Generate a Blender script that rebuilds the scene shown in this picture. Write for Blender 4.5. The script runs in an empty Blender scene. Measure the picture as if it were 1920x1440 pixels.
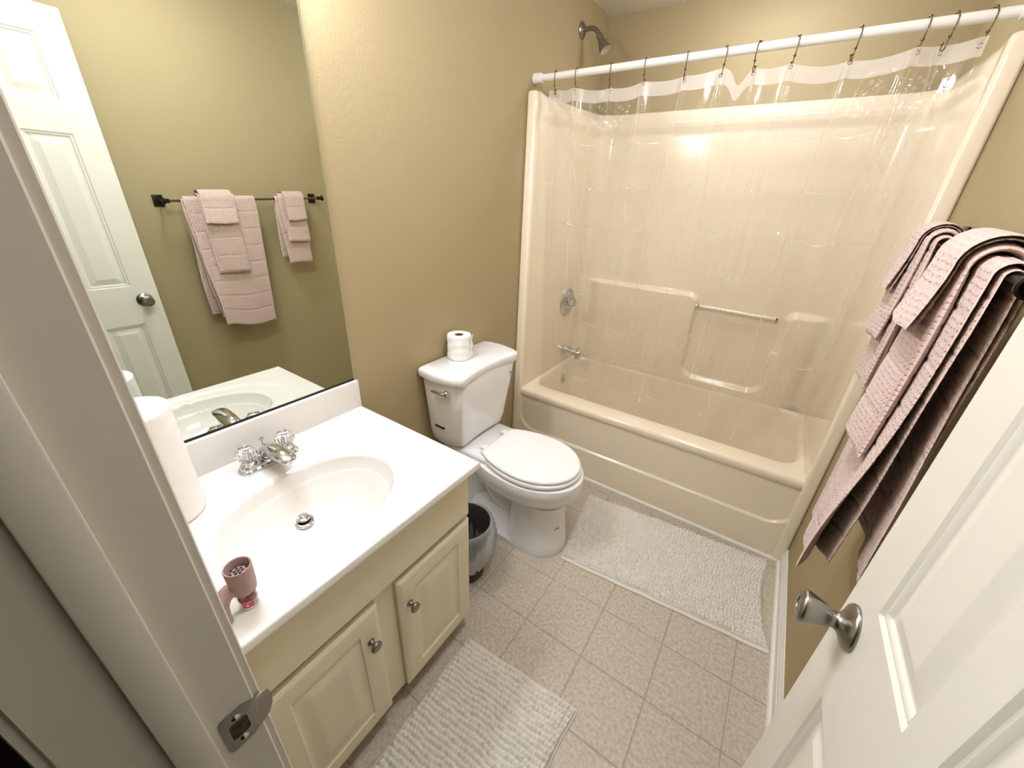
import bpy, bmesh, math, random
import numpy as np
from mathutils import Vector, Matrix

random.seed(7); rng = np.random.default_rng(7)
C = bpy.context.scene.collection
scene = bpy.context.scene
PI = math.pi
# ------------------------------------------------------------------ room numbers (metres)
W = 1.524      # between the side walls
T = 2.0        # front of the tub
D = 2.79       # back wall
H = 2.39       # ceiling
Y0, Y1 = 0.147, 0.262   # door wall thickness
CH = 0.763     # counter height

# ------------------------------------------------------------------ camera
cam = bpy.data.cameras.new('camera'); camo = bpy.data.objects.new('camera', cam); C.objects.link(camo)
yaw, pitch, roll, f_px = math.radians(33.228), math.radians(-25.432), math.radians(2.577), 722.818
fw = Vector((-math.sin(yaw)*math.cos(pitch), math.cos(yaw)*math.cos(pitch), math.sin(pitch)))
r0 = Vector((math.cos(yaw), math.sin(yaw), 0)); u0 = r0.cross(fw)
rt = math.cos(roll)*r0 + math.sin(roll)*u0; up = -math.sin(roll)*r0 + math.cos(roll)*u0
M = Matrix((rt, up, -fw)).transposed().to_4x4(); M.translation = Vector((1.149, 0.218, 1.462))
camo.matrix_world = M
cam.sensor_fit = 'HORIZONTAL'; cam.sensor_width = 36.0; cam.lens = 36.0*f_px/1920.0
cam.clip_start = 0.02; cam.clip_end = 50
scene.camera = camo

# ------------------------------------------------------------------ world, exposure
wd = bpy.data.worlds.new('world'); scene.world = wd; wd.use_nodes = True
wd.node_tree.nodes['Background'].inputs[0].default_value = (1.0, 0.93, 0.84, 1)
wd.node_tree.nodes['Background'].inputs[1].default_value = 0.02
scene.view_settings.view_transform = 'Standard'; scene.view_settings.look = 'None'
scene.view_settings.gamma = 1.0; scene.view_settings.use_curve_mapping = False
scene.view_settings.exposure = 1.34
BULB_STRENGTH = 51.0
# two unseen fill domes added to brighten the room (above the frame): one over the tub, one over the middle of the floor; (place, radiance)
FILL_LAMPS = (((0.85, 2.33, H), 10.0), ((0.95, 1.05, H), 20.0))

# ------------------------------------------------------------------ helpers
def s2l(c):
    return tuple(((x/255)/12.92 if x/255 <= 0.04045 else ((x/255+0.055)/1.055)**2.4) for x in c)

def mat(name, rgb, rough=0.5, metal=0.0, bump=0.0, bscale=200.0, spec=0.5, coat=0.0, rgb2=None, cscale=20.0, detail=3.0,
        transmission=0.0, ior=1.45, sss=0.0, bdist=0.002, sheen=0.0, emit=None, estr=0.0, cmin=0.35, cmax=0.65):
    m = bpy.data.materials.new(name); m.use_nodes = True
    nt = m.node_tree; n = nt.nodes; b = n['Principled BSDF']
    col = s2l(rgb)+(1,)
    b.inputs['Base Color'].default_value = col
    b.inputs['Roughness'].default_value = rough; b.inputs['Metallic'].default_value = metal
    b.inputs['Specular IOR Level'].default_value = spec; b.inputs['Coat Weight'].default_value = coat
    b.inputs['Coat Roughness'].default_value = 0.08
    b.inputs['Transmission Weight'].default_value = transmission; b.inputs['IOR'].default_value = ior
    b.inputs['Sheen Weight'].default_value = sheen
    if sss:
        b.inputs['Subsurface Weight'].default_value = sss; b.inputs['Subsurface Radius'].default_value = (0.01, 0.008, 0.006)
    if emit: b.inputs['Emission Color'].default_value = tuple(emit)+(1,); b.inputs['Emission Strength'].default_value = estr
    geo = n.new('ShaderNodeNewGeometry')
    if rgb2:
        t = n.new('ShaderNodeTexNoise'); t.inputs['Scale'].default_value = cscale; t.inputs['Detail'].default_value = detail
        r = n.new('ShaderNodeMapRange'); r.inputs['From Min'].default_value = cmin; r.inputs['From Max'].default_value = cmax
        x = n.new('ShaderNodeMix'); x.data_type = 'RGBA'
        x.inputs['A'].default_value = col; x.inputs['B'].default_value = s2l(rgb2)+(1,)
        nt.links.new(geo.outputs['Position'], t.inputs['Vector']); nt.links.new(t.outputs['Fac'], r.inputs['Value'])
        nt.links.new(r.outputs['Result'], x.inputs['Factor']); nt.links.new(x.outputs['Result'], b.inputs['Base Color'])
    if bump:
        t = n.new('ShaderNodeTexNoise'); t.inputs['Scale'].default_value = bscale; t.inputs['Detail'].default_value = 2.0
        bp = n.new('ShaderNodeBump'); bp.inputs['Strength'].default_value = bump; bp.inputs['Distance'].default_value = bdist
        nt.links.new(geo.outputs['Position'], t.inputs['Vector']); nt.links.new(t.outputs['Fac'], bp.inputs['Height'])
        nt.links.new(bp.outputs['Normal'], b.inputs['Normal'])
    return m

M_ = {}
M_['wall'] = mat('wall_paint', (170, 154, 117), 0.62, bump=0.35, bscale=130, spec=0.25, bdist=0.0025)
M_['ceil'] = mat('ceiling_texture', (226, 220, 206), 0.9, bump=1.0, bscale=70, spec=0.1, bdist=0.012)
M_['trim'] = mat('trim_paint', (232, 229, 220), 0.32, bump=0.05, bscale=40)
M_['jamb'] = mat('shaded_jamb_paint', (194, 188, 174), 0.42, bump=0.08, bscale=120)  # same paint as the trim, darkened to stand in for doorway shade
M_['door'] = mat('door_paint', (230, 226, 214), 0.38, bump=0.12, bscale=160, bdist=0.001)
M_['cab'] = mat('cabinet_paint', (228, 218, 190), 0.42, bump=0.06, bscale=90)
M_['marble'] = mat('cultured_marble', (230, 227, 221), 0.14, spec=0.5, coat=0.3)
M_['tub'] = mat('almond_fiberglass', (239, 226, 201), 0.13, spec=0.5, coat=0.4, bump=0.02, bscale=14, bdist=0.01)
M_['china'] = mat('white_china', (240, 240, 240), 0.08, spec=0.6, coat=0.5)
M_['seat'] = mat('seat_plastic', (243, 242, 241), 0.16, spec=0.5)
M_['chrome'] = mat('chrome', (205, 205, 208), 0.07, metal=1.0)
M_['nickel'] = mat('brushed_nickel', (150, 146, 140), 0.3, metal=1.0)
M_['bronze'] = mat('dark_metal', (52, 46, 42), 0.32, metal=0.85)
M_['rodbar'] = mat('bar_metal', (110, 88, 72), 0.3, metal=0.9)
M_['hook'] = mat('hook_metal', (120, 100, 72), 0.25, metal=0.95)
M_['white_rod'] = mat('white_enamel', (240, 238, 234), 0.25)
M_['tile'] = mat('vinyl_tile', (176, 165, 146), 0.42, rgb2=(202, 192, 174), cscale=85, detail=14, bump=0.05, bscale=300, bdist=0.0006)
M_['grout'] = mat('vinyl_joint', (172, 161, 142), 0.6)
M_['carpet'] = mat('hall_carpet', (70, 62, 55), 0.95, bump=0.8, bscale=300)
M_['mat'] = mat('chenille_cotton', (226, 221, 208), 0.95, spec=0.1, sheen=0.3, bump=0.5, bscale=900, bdist=0.001)
M_['hem'] = mat('mat_hem', (224, 220, 210), 0.9, spec=0.1, bump=0.4, bscale=700, bdist=0.0008)
M_['paper'] = mat('paper_white', (246, 244, 238), 0.9, spec=0.1, bump=0.3, bscale=220, bdist=0.0012)
M_['board'] = mat('cardboard', (128, 84, 58), 0.9, spec=0.1)
M_['mauve'] = mat('mauve_plastic', (172, 146, 140), 0.45)
M_['dark'] = mat('dark_gap', (24, 21, 20), 0.7)
M_['caulk'] = mat('caulk_white', (240, 238, 232), 0.45)
M_['rust'] = mat('bare_wood', (96, 70, 48), 0.9, rgb2=(44, 32, 24), cscale=90)
M_['can'] = mat('grey_plastic', (60, 56, 52), 0.25, transmission=0.35)
M_['red'] = mat('pink_liquid', (214, 40, 74), 0.05, transmission=0.75, ior=1.33)
M_['label_blue'] = mat('label_grey', (120, 135, 140), 0.4)
M_['glass'] = mat('clear_glass', (250, 250, 250), 0.0, transmission=1.0, ior=1.45)
M_['acrylic'] = mat('clear_acrylic', (250, 250, 250), 0.02, transmission=1.0, ior=1.42)
M_['mirror'] = mat('mirror_silver', (226, 232, 224), 0.0, metal=1.0)
M_['bulb'] = mat('frosted_bulb', (255, 255, 255), 0.5, emit=(0.96, 1.0, 1.13), estr=BULB_STRENGTH)

def thin_film(name, tint, gloss_rough, base, edge, milk=0.0, bump=0.0, bscale=60, bdist=0.002, milkcol=(1, 1, 1)):
    """thin clear sheet: see-through, with a Fresnel reflection and an optional milky share"""
    m = bpy.data.materials.new(name); m.use_nodes = True; nt = m.node_tree; n = nt.nodes
    n.remove(n['Principled BSDF']); out = n['Material Output']
    tr = n.new('ShaderNodeBsdfTransparent'); tr.inputs[0].default_value = tuple(tint)+(1,)
    gl = n.new('ShaderNodeBsdfGlossy'); gl.inputs['Roughness'].default_value = gloss_rough
    lw = n.new('ShaderNodeLayerWeight'); lw.inputs['Blend'].default_value = 0.25
    mr = n.new('ShaderNodeMapRange'); mr.inputs['To Min'].default_value = base; mr.inputs['To Max'].default_value = edge
    mx = n.new('ShaderNodeMixShader')
    nt.links.new(lw.outputs['Fresnel'], mr.inputs['Value']); nt.links.new(mr.outputs['Result'], mx.inputs[0])
    nt.links.new(tr.outputs[0], mx.inputs[1]); nt.links.new(gl.outputs[0], mx.inputs[2])
    last = mx
    if milk:
        df = n.new('ShaderNodeBsdfDiffuse'); df.inputs[0].default_value = tuple(milkcol)+(1,)
        tl = n.new('ShaderNodeBsdfTranslucent'); tl.inputs[0].default_value = tuple(milkcol)+(1,)
        ad = n.new('ShaderNodeMixShader'); ad.inputs[0].default_value = 0.4
        nt.links.new(df.outputs[0], ad.inputs[1]); nt.links.new(tl.outputs[0], ad.inputs[2])
        m2 = n.new('ShaderNodeMixShader'); m2.inputs[0].default_value = milk
        nt.links.new(mx.outputs[0], m2.inputs[1]); nt.links.new(ad.outputs[0], m2.inputs[2]); last = m2
    if bump:
        geo = n.new('ShaderNodeNewGeometry')
        t = n.new('ShaderNodeTexNoise'); t.inputs['Scale'].default_value = bscale; t.inputs['Detail'].default_value = 3.0
        bp = n.new('ShaderNodeBump'); bp.inputs['Strength'].default_value = bump; bp.inputs['Distance'].default_value = bdist
        nt.links.new(geo.outputs['Position'], t.inputs['Vector']); nt.links.new(t.outputs['Fac'], bp.inputs['Height'])
        nt.links.new(bp.outputs['Normal'], gl.inputs['Normal'])
    if milk and name == 'clear_vinyl':     # creased vinyl turns whitish; the whitening also paints in glints along the folds
        at = n.new('ShaderNodeAttribute'); at.attribute_name = 'crease'
        ma = n.new('ShaderNodeMath'); ma.operation = 'MULTIPLY_ADD'; ma.inputs[1].default_value = 0.8; ma.inputs[2].default_value = milk; ma.use_clamp = True
        nt.links.new(at.outputs['Fac'], ma.inputs[0]); nt.links.new(ma.outputs[0], m2.inputs[0])
        mg = n.new('ShaderNodeMath'); mg.operation = 'MULTIPLY_ADD'; mg.inputs[1].default_value = 0.25; mg.use_clamp = True
        nt.links.new(at.outputs['Fac'], mg.inputs[0]); nt.links.new(mr.outputs['Result'], mg.inputs[2]); nt.links.new(mg.outputs[0], mx.inputs[0])
    nt.links.new(last.outputs[0], out.inputs['Surface'])
    return m
M_['vinyl'] = thin_film('clear_vinyl', (0.975, 0.97, 0.955), 0.05, 0.03, 0.55, milk=0.035, bump=0.25, bscale=35, milkcol=(0.9, 0.88, 0.84))
M_['frost'] = thin_film('frosted_vinyl', (0.95, 0.93, 0.9), 0.25, 0.05, 0.4, milk=0.6, milkcol=(0.86, 0.82, 0.76))
M_['bag'] = thin_film('bag_film', (0.86, 0.88, 0.9), 0.12, 0.06, 0.6, milk=0.34, bump=0.6, bscale=50, milkcol=(0.62, 0.63, 0.64))

def towel_mat():
    m = mat('waffle_towel', (207, 181, 171), 0.95, spec=0.08, sheen=0.35)
    nt = m.node_tree; n = nt.nodes; b = n['Principled BSDF']
    uv = n.new('ShaderNodeUVMap')
    mp = n.new('ShaderNodeMapping'); mp.inputs['Scale'].default_value = (95, 95, 1); mp.inputs['Rotation'].default_value = (0, 0, 0.0)
    v = n.new('ShaderNodeTexVoronoi'); v.inputs['Scale'].default_value = 1.0; v.inputs['Randomness'].default_value = 0.25
    v.voronoi_dimensions = '2D'
    r = n.new('ShaderNodeMapRange'); r.inputs['From Min'].default_value = 0.08; r.inputs['From Max'].default_value = 0.30
    nt.links.new(uv.outputs[0], mp.inputs[0]); nt.links.new(mp.outputs[0], v.inputs['Vector'])
    nt.links.new(v.outputs['Distance'], r.inputs['Value'])
    nz = n.new('ShaderNodeTexNoise'); nz.inputs['Scale'].default_value = 500
    geo = n['Geometry'] if 'Geometry' in n else n.new('ShaderNodeNewGeometry')
    nt.links.new(geo.outputs['Position'], nz.inputs['Vector'])
    a = n.new('ShaderNodeMath'); a.operation = 'MULTIPLY_ADD'; a.inputs[1].default_value = 0.2
    nt.links.new(nz.outputs['Fac'], a.inputs[0]); nt.links.new(r.outputs['Result'], a.inputs[2])
    bp = n.new('ShaderNodeBump'); bp.inputs['Strength'].default_value = 1.0; bp.inputs['Distance'].default_value = 0.0018
    nt.links.new(a.outputs[0], bp.inputs['Height']); nt.links.new(bp.outputs['Normal'], b.inputs['Normal'])
    return m
M_['towel'] = towel_mat()

ROOT = {}
def link(name, me, m, parent=None, origin=None, smooth=True):
    """me has world coordinates; the object's origin goes to its thing's base"""
    o = bpy.data.objects.new(name, me); C.objects.link(o)
    if m is not None and not me.materials: me.materials.append(m)
    if parent is not None:
        org = ROOT[parent]; o.parent = parent; ROOT[o] = org
    else:
        org = Vector(origin) if origin is not None else Vector((0, 0, 0)); o.location = org; ROOT[o] = org
    if org.length > 0: me.transform(Matrix.Translation(-org))
    if smooth:
        for p in me.polygons: p.use_smooth = True
    return o

def thing(name, label, cat, loc, group=None):
    o = bpy.data.objects.new(name, None); C.objects.link(o); o.empty_display_size = 0.05
    o.location = loc; ROOT[o] = Vector(loc); o['label'] = label; o['category'] = cat
    if group: o['group'] = group
    return o

def tag(o, label, cat, group=None):
    o['label'] = label; o['category'] = cat
    if group: o['group'] = group
    return o

def pyme(verts, faces):
    me = bpy.data.meshes.new('m'); me.from_pydata([tuple(v) for v in verts], [], faces); me.update(); return me

def bmme(bm):
    bmesh.ops.recalc_face_normals(bm, faces=bm.faces[:])
    me = bpy.data.meshes.new('m'); bm.to_mesh(me); bm.free(); return me

def sharp(me, ang=35):
    try: me.set_sharp_from_angle(angle=math.radians(ang))
    except Exception: pass
    return me

def add_box(bm, x0, x1, y0, y1, z0, z1, bev=0.0, seg=2, mtx=None):
    r = bmesh.ops.create_cube(bm, size=1.0); vs = r['verts']
    bmesh.ops.scale(bm, vec=(x1-x0, y1-y0, z1-z0), verts=vs)
    bmesh.ops.translate(bm, vec=((x0+x1)/2, (y0+y1)/2, (z0+z1)/2), verts=vs)
    if bev > 0:
        es = list({e for v in vs for e in v.link_edges})
        g = bmesh.ops.bevel(bm, geom=es, offset=bev, segments=seg, profile=0.5, affect='EDGES')
        vs = list({v for f in g['faces'] for v in f.verts} | {v for v in vs if v.is_valid})
    if mtx is not None: bmesh.ops.transform(bm, matrix=mtx, verts=[v for v in vs if v.is_valid])

def box(name, x0, x1, y0, y1, z0, z1, m, parent=None, bev=0.0, origin=None, seg=2):
    bm = bmesh.new(); add_box(bm, x0, x1, y0, y1, z0, z1, bev, seg); me = bmme(bm); sharp(me)
    return link(name, me, m, parent, origin)

def frame(d):
    d = Vector(d).normalized(); a = Vector((0, 0, 1)) if abs(d.z) < 0.9 else Vector((1, 0, 0))
    x = a.cross(d).normalized(); y = d.cross(x); return x, y, d

def lathe_vf(prof, base, axis, n=32, V=None, F=None):
    """prof: list of (radius, distance along axis)"""
    V = [] if V is None else V; F = [] if F is None else F
    x, y, d = frame(axis); base = Vector(base); s0 = len(V)
    for r, h in prof:
        for i in range(n):
            a = 2*PI*i/n; V.append(base + d*h + (x*math.cos(a)+y*math.sin(a))*max(r, 1e-5))
    for j in range(len(prof)-1):
        for i in range(n):
            k = (i+1) % n
            F.append((s0+j*n+i, s0+j*n+k, s0+(j+1)*n+k, s0+(j+1)*n+i))
    return V, F

def lathe(name, prof, base, axis, m, parent=None, n=32, origin=None, ang=40):
    V, F = lathe_vf(prof, base, axis, n); me = pyme(V, F); sharp(me, ang)
    return link(name, me, m, parent, origin)

def tube_vf(pts, rad, n=10, V=None, F=None, closed=False, cap=True):
    V = [] if V is None else V; F = [] if F is None else F
    P = [Vector(p) for p in pts]; s0 = len(V); N = len(P)
    rads = rad if isinstance(rad, (list, tuple)) else [rad]*N
    x = None
    for i, p in enumerate(P):
        if closed: d = P[(i+1) % N]-P[i-1]
        else: d = P[min(i+1, N-1)]-P[max(i-1, 0)]
        d.normalize()
        if x is None: x, y, _ = frame(d)
        else:
            x = (x - d*x.dot(d)).normalized(); y = d.cross(x)
        for k in range(n):
            a = 2*PI*k/n; V.append(p + (x*math.cos(a)+y*math.sin(a))*rads[i])
    for j in range(N if closed else N-1):
        b = (j+1) % N
        for k in range(n):
            q = (k+1) % n
            F.append((s0+j*n+k, s0+j*n+q, s0+b*n+q, s0+b*n+k))
    if cap and not closed:
        F.append(tuple(s0+k for k in range(n))[::-1]); F.append(tuple(s0+(N-1)*n+k for k in range(n)))
    return V, F

def sph_vf(c, r, V, F, n=12, m=8, sc=(1, 1, 1)):
    s0 = len(V)
    for j in range(m+1):
        t = PI*j/m
        for i in range(n):
            a = 2*PI*i/n
            V.append(Vector(c)+Vector((r*sc[0]*math.sin(t)*math.cos(a), r*sc[1]*math.sin(t)*math.sin(a), r*sc[2]*math.cos(t))))
    for j in range(m):
        for i in range(n):
            k = (i+1) % n; F.append((s0+j*n+i, s0+(j+1)*n+i, s0+(j+1)*n+k, s0+j*n+k))
    return V, F

def vf(name, V, F, m, parent=None, origin=None, ang=40):
    me = pyme(V, F); me.validate(); bm = bmesh.new(); bm.from_mesh(me)
    bmesh.ops.remove_doubles(bm, verts=bm.verts[:], dist=1e-6)
    bmesh.ops.recalc_face_normals(bm, faces=bm.faces[:]); bm.to_mesh(me); bm.free(); sharp(me, ang)
    return link(name, me, m, parent, origin)

def grid_me(X, Y, Z, wrap=False, uv=None):
    """numpy grids (a x b) to a mesh; wrap closes the second axis"""
    a, b = X.shape
    co = np.stack([X, Y, Z], -1).reshape(-1, 3)
    i = np.arange(a-1)[:, None]; j = np.arange(b if wrap else b-1)[None, :]; k = (j+1) % b
    q = np.stack([i*b+j, i*b+k, (i+1)*b+k, (i+1)*b+j], -1).reshape(-1, 4)
    return npmesh(co, q, uv)

def npmesh(co, q, uv=None):
    me = bpy.data.meshes.new('m'); me.vertices.add(len(co)); me.vertices.foreach_set('co', co.astype(np.float32).ravel())
    me.loops.add(q.size); me.loops.foreach_set('vertex_index', q.astype(np.int32).ravel())
    me.polygons.add(len(q)); me.polygons.foreach_set('loop_start', np.arange(0, q.size, 4, dtype=np.int32))
    try: me.polygons.foreach_set('loop_total', np.full(len(q), 4, dtype=np.int32))
    except Exception: pass
    if uv is not None:
        l = me.uv_layers.new(name='UVMap'); l.data.foreach_set('uv', uv.reshape(-1, 2)[q.ravel()].astype(np.float32).ravel())
    me.update(calc_edges=True)
    me.polygons.foreach_set('use_smooth', np.ones(len(q), dtype=bool))
    return me

def sst(a, b, x):
    t = np.clip((x-a)/(b-a), 0, 1); return t*t*(3-2*t)

def loft(rings, cap0=True, cap1=True):
    """rings: list of equally long lists of points"""
    V = [Vector(p) for r in rings for p in r]; n = len(rings[0]); F = []
    for j in range(len(rings)-1):
        for i in range(n):
            k = (i+1) % n; F.append((j*n+i, j*n+k, (j+1)*n+k, (j+1)*n+i))
    if cap0: F.append(tuple(range(n))[::-1])
    if cap1: F.append(tuple((len(rings)-1)*n+i for i in range(n)))
    return V, F

def rrect(x0, x1, y0, y1, r, z, n=6):
    pts = []
    r = min(r, (x1-x0)/2-1e-4, (y1-y0)/2-1e-4)
    for cx, cy, a0 in ((x1-r, y1-r, 0), (x0+r, y1-r, PI/2), (x0+r, y0+r, PI), (x1-r, y0+r, 1.5*PI)):
        for k in range(n+1):
            a = a0 + PI/2*k/n; pts.append((cx+r*math.cos(a), cy+r*math.sin(a), z))
    return pts

def structure(o): o['kind'] = 'structure'; return o

# ================================================================== THE ROOM
TH = 0.1
structure(box('wall_left', -TH, 0, Y1, D+TH, -0.02, H, M_['wall']))
structure(box('wall_right', W, W+TH, Y1, D+TH, -0.02, H, M_['wall']))
structure(box('wall_back', 0, W, D, D+TH, -0.02, H, M_['wall']))
structure(box('ceiling', -TH, W+TH, Y0, D+TH, H, H+0.08, M_['ceil']))
JX0, JX1, DH = 0.80, 1.385, 2.05
bm = bmesh.new()
add_box(bm, -TH, JX0-0.018, Y0, Y1, -0.02, H); add_box(bm, JX1+0.018, W+TH, Y0, Y1, -0.02, H); add_box(bm, JX0-0.018, JX1+0.018, Y0, Y1, DH+0.018, H)
structure(link('wall_door', bmme(bm), M_['wall'], smooth=False))
# hall beyond the doorway
structure(box('floor_hall', -1.2, 2.6, -1.3, Y0, -0.06, -0.004, M_['carpet']))
structure(box('wall_hall', -1.2, 2.6, -1.4, -1.3, -0.06, H, M_['wall']))
structure(box('ceiling_hall', -1.2, 2.6, -1.3, Y0, H, H+0.08, M_['ceil']))
structure(box('wall_hall_left', -1.3, -1.2, -1.4, Y0, -0.06, H, M_['wall']))
structure(box('wall_hall_right', 2.6, 2.7, -1.4, Y0, -0.06, H, M_['wall']))

# vinyl floor: one base, each printed tile a raised pane with its own edges
floor = structure(box('floor', -TH, W+TH, Y0, D+TH, -0.05, -0.0022, M_['grout']))
xs = [0.001]+[1.395-0.2305*k for k in range(6, -1, -1) if 0.02 < 1.395-0.2305*k < W-0.02]+[W-0.001]
ys = [Y0]+[1.29+0.2165*k for k in range(-6, 4) if Y0+0.02 < 1.29+0.2165*k < T+0.03]+[T+0.06]
cache = {}
for i in range(len(xs)-1):
    for j in range(len(ys)-1):
        wx, wy = round(xs[i+1]-xs[i], 4), round(ys[j+1]-ys[j], 4)
        if (wx, wy) not in cache:
            g, b = 0.0017, 0.0040
            V = [(g, g, -0.0022), (wx-g, g, -0.0022), (wx-g, wy-g, -0.0022), (g, wy-g, -0.0022),
                 (g, g, -0.0014), (wx-g, g, -0.0014), (wx-g, wy-g, -0.0014), (g, wy-g, -0.0014),
                 (b, b, 0), (wx-b, b, 0), (wx-b, wy-b, 0), (b, wy-b, 0)]
            F = [(8, 9, 10, 11)]+[(a, (a+1) % 4, (a+1) % 4+4, a+4) for a in range(4)]+[(a+4, (a+1) % 4+4, (a+1) % 4+8, a+8) for a in range(4)]
            me = pyme(V, F); me.materials.append(M_['tile']); cache[(wx, wy)] = me
        o = bpy.data.objects.new('tile', cache[(wx, wy)]); C.objects.link(o); o.parent = floor; o.location = (xs[i], ys[j], 0)

# baseboards with a moulded top, white strip along the tub
def base_prof_x(x, sgn, y0, y1, name, h=0.083):
    pr = [(0, 0), (0.013, 0), (0.013, h*0.62), (0.0105, h*0.66), (0.0105, h*0.78), (0.007, h*0.86), (0.004, h), (0, h)]
    V, F = loft([[(x+sgn*a, yy, b) for a, b in pr] for yy in (y0, y1)])
    o = vf(name, V, F, M_['trim'], ang=25); structure(o)
    V, F = loft([[(x+sgn*(0.013+a), yy, b) for a, b in ((0, 0), (0.011, 0), (0.0098, 0.006), (0.006, 0.0105), (0, 0.012))] for yy in (y0, y1)])
    q = vf('shoe_moulding', V, F, M_['trim'], parent=o, ang=25)
base_prof_x(W, -1, Y1+0.012, T-0.004, 'baseboard_right')
base_prof_x(0, 1, 0.95, T-0.004, 'baseboard_left')
V, F = loft([[(xx, T-a, b) for a, b in ((0, 0), (0.016, 0), (0.015, 0.007), (0.010, 0.013), (0.0, 0.016))] for xx in (0.01, W-0.024)])
structure(vf('trim_1', V, F, M_['caulk'], ang=30))

# door frame: jambs, stops, casings, strike plate
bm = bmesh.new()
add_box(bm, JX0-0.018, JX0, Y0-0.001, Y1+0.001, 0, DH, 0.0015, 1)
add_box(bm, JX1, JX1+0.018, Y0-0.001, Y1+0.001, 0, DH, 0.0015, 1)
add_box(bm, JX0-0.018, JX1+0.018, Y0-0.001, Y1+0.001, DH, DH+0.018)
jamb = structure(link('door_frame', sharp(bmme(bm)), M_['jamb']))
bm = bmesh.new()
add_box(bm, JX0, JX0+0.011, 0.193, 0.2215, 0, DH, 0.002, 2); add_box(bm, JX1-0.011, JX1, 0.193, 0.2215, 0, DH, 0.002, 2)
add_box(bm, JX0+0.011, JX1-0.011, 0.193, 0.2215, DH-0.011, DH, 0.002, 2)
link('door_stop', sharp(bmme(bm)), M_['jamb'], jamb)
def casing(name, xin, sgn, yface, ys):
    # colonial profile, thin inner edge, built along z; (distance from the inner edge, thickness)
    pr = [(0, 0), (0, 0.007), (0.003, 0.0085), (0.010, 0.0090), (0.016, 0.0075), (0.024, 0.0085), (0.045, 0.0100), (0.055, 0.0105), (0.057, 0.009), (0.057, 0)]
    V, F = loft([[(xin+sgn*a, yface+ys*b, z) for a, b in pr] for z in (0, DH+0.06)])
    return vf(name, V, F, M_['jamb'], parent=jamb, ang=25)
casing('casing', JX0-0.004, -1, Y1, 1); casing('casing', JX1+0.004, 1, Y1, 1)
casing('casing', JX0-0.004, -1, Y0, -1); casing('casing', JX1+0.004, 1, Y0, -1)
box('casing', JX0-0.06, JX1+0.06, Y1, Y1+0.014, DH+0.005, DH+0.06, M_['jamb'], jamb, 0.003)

# strike plate: plate with a curved lip, hole, two screws
ZS = 0.937
def strike():
    pts = []
    y_in, y_lip = 0.2285, 0.2625
    out = [(y_in, -0.026), (y_in, 0.026)]
    out = [(y_in+0.004, 0.029), (0.252, 0.029), (0.259, 0.024), (0.265, 0.0215), (0.272, 0.019), (0.277, 0.012), (0.2785, 0),
           (0.277, -0.012), (0.272, -0.019), (0.265, -0.0215), (0.259, -0.024), (0.252, -0.029), (y_in+0.004, -0.029), (y_in, -0.025), (y_in, 0.025)]
    def off(y): return 0.0015 if y < 0.262 else 0.0015-((y-0.262)/0.0165)**2*0.006
    hole = [(0.2375, 0.013), (0.2490, 0.013), (0.2520, 0.010), (0.2520, -0.010), (0.2490, -0.013), (0.2375, -0.013), (0.2345, -0.010), (0.2345, 0.010)]
    bm = bmesh.new()
    vo = [bm.verts.new((JX0+off(y)+0.0006, y, ZS+z)) for y, z in out]; vh = [bm.verts.new((JX0+off(y)+0.0006, y, ZS+z)) for y, z in hole]
    eo = [bm.edges.new((vo[i], vo[(i+1) % len(vo)])) for i in range(len(vo))]; eh = [bm.edges.new((vh[i], vh[(i+1) % len(vh)])) for i in range(len(vh))]
    bmesh.ops.triangle_fill(bm, use_beauty=True, use_dissolve=False, edges=eo+eh)
    g = bmesh.ops.extrude_face_region(bm, geom=bm.faces[:])
    bmesh.ops.translate(bm, vec=(-0.0016, 0, 0), verts=[v for v in g['geom'] if isinstance(v, bmesh.types.BMVert)])
    return bmme(bm)
st = link('strike_plate', sharp(strike(), 30), M_['nickel'], jamb)
box('latch_hole', JX0+0.0002, JX0+0.0009, 0.2347, 0.2518, ZS-0.0128, ZS+0.0128, M_['rust'], st)
for dz in (0.019, -0.019):
    V, F = lathe_vf([(0, 0.0012), (0.0030, 0.0010), (0.0042, 0.0), (0.0042, -0.001)], (JX0+0.0022, 0.2433, ZS+dz), (1, 0, 0), 14)
    sc = vf('screw', V, F, M_['chrome'], parent=st)

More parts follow.
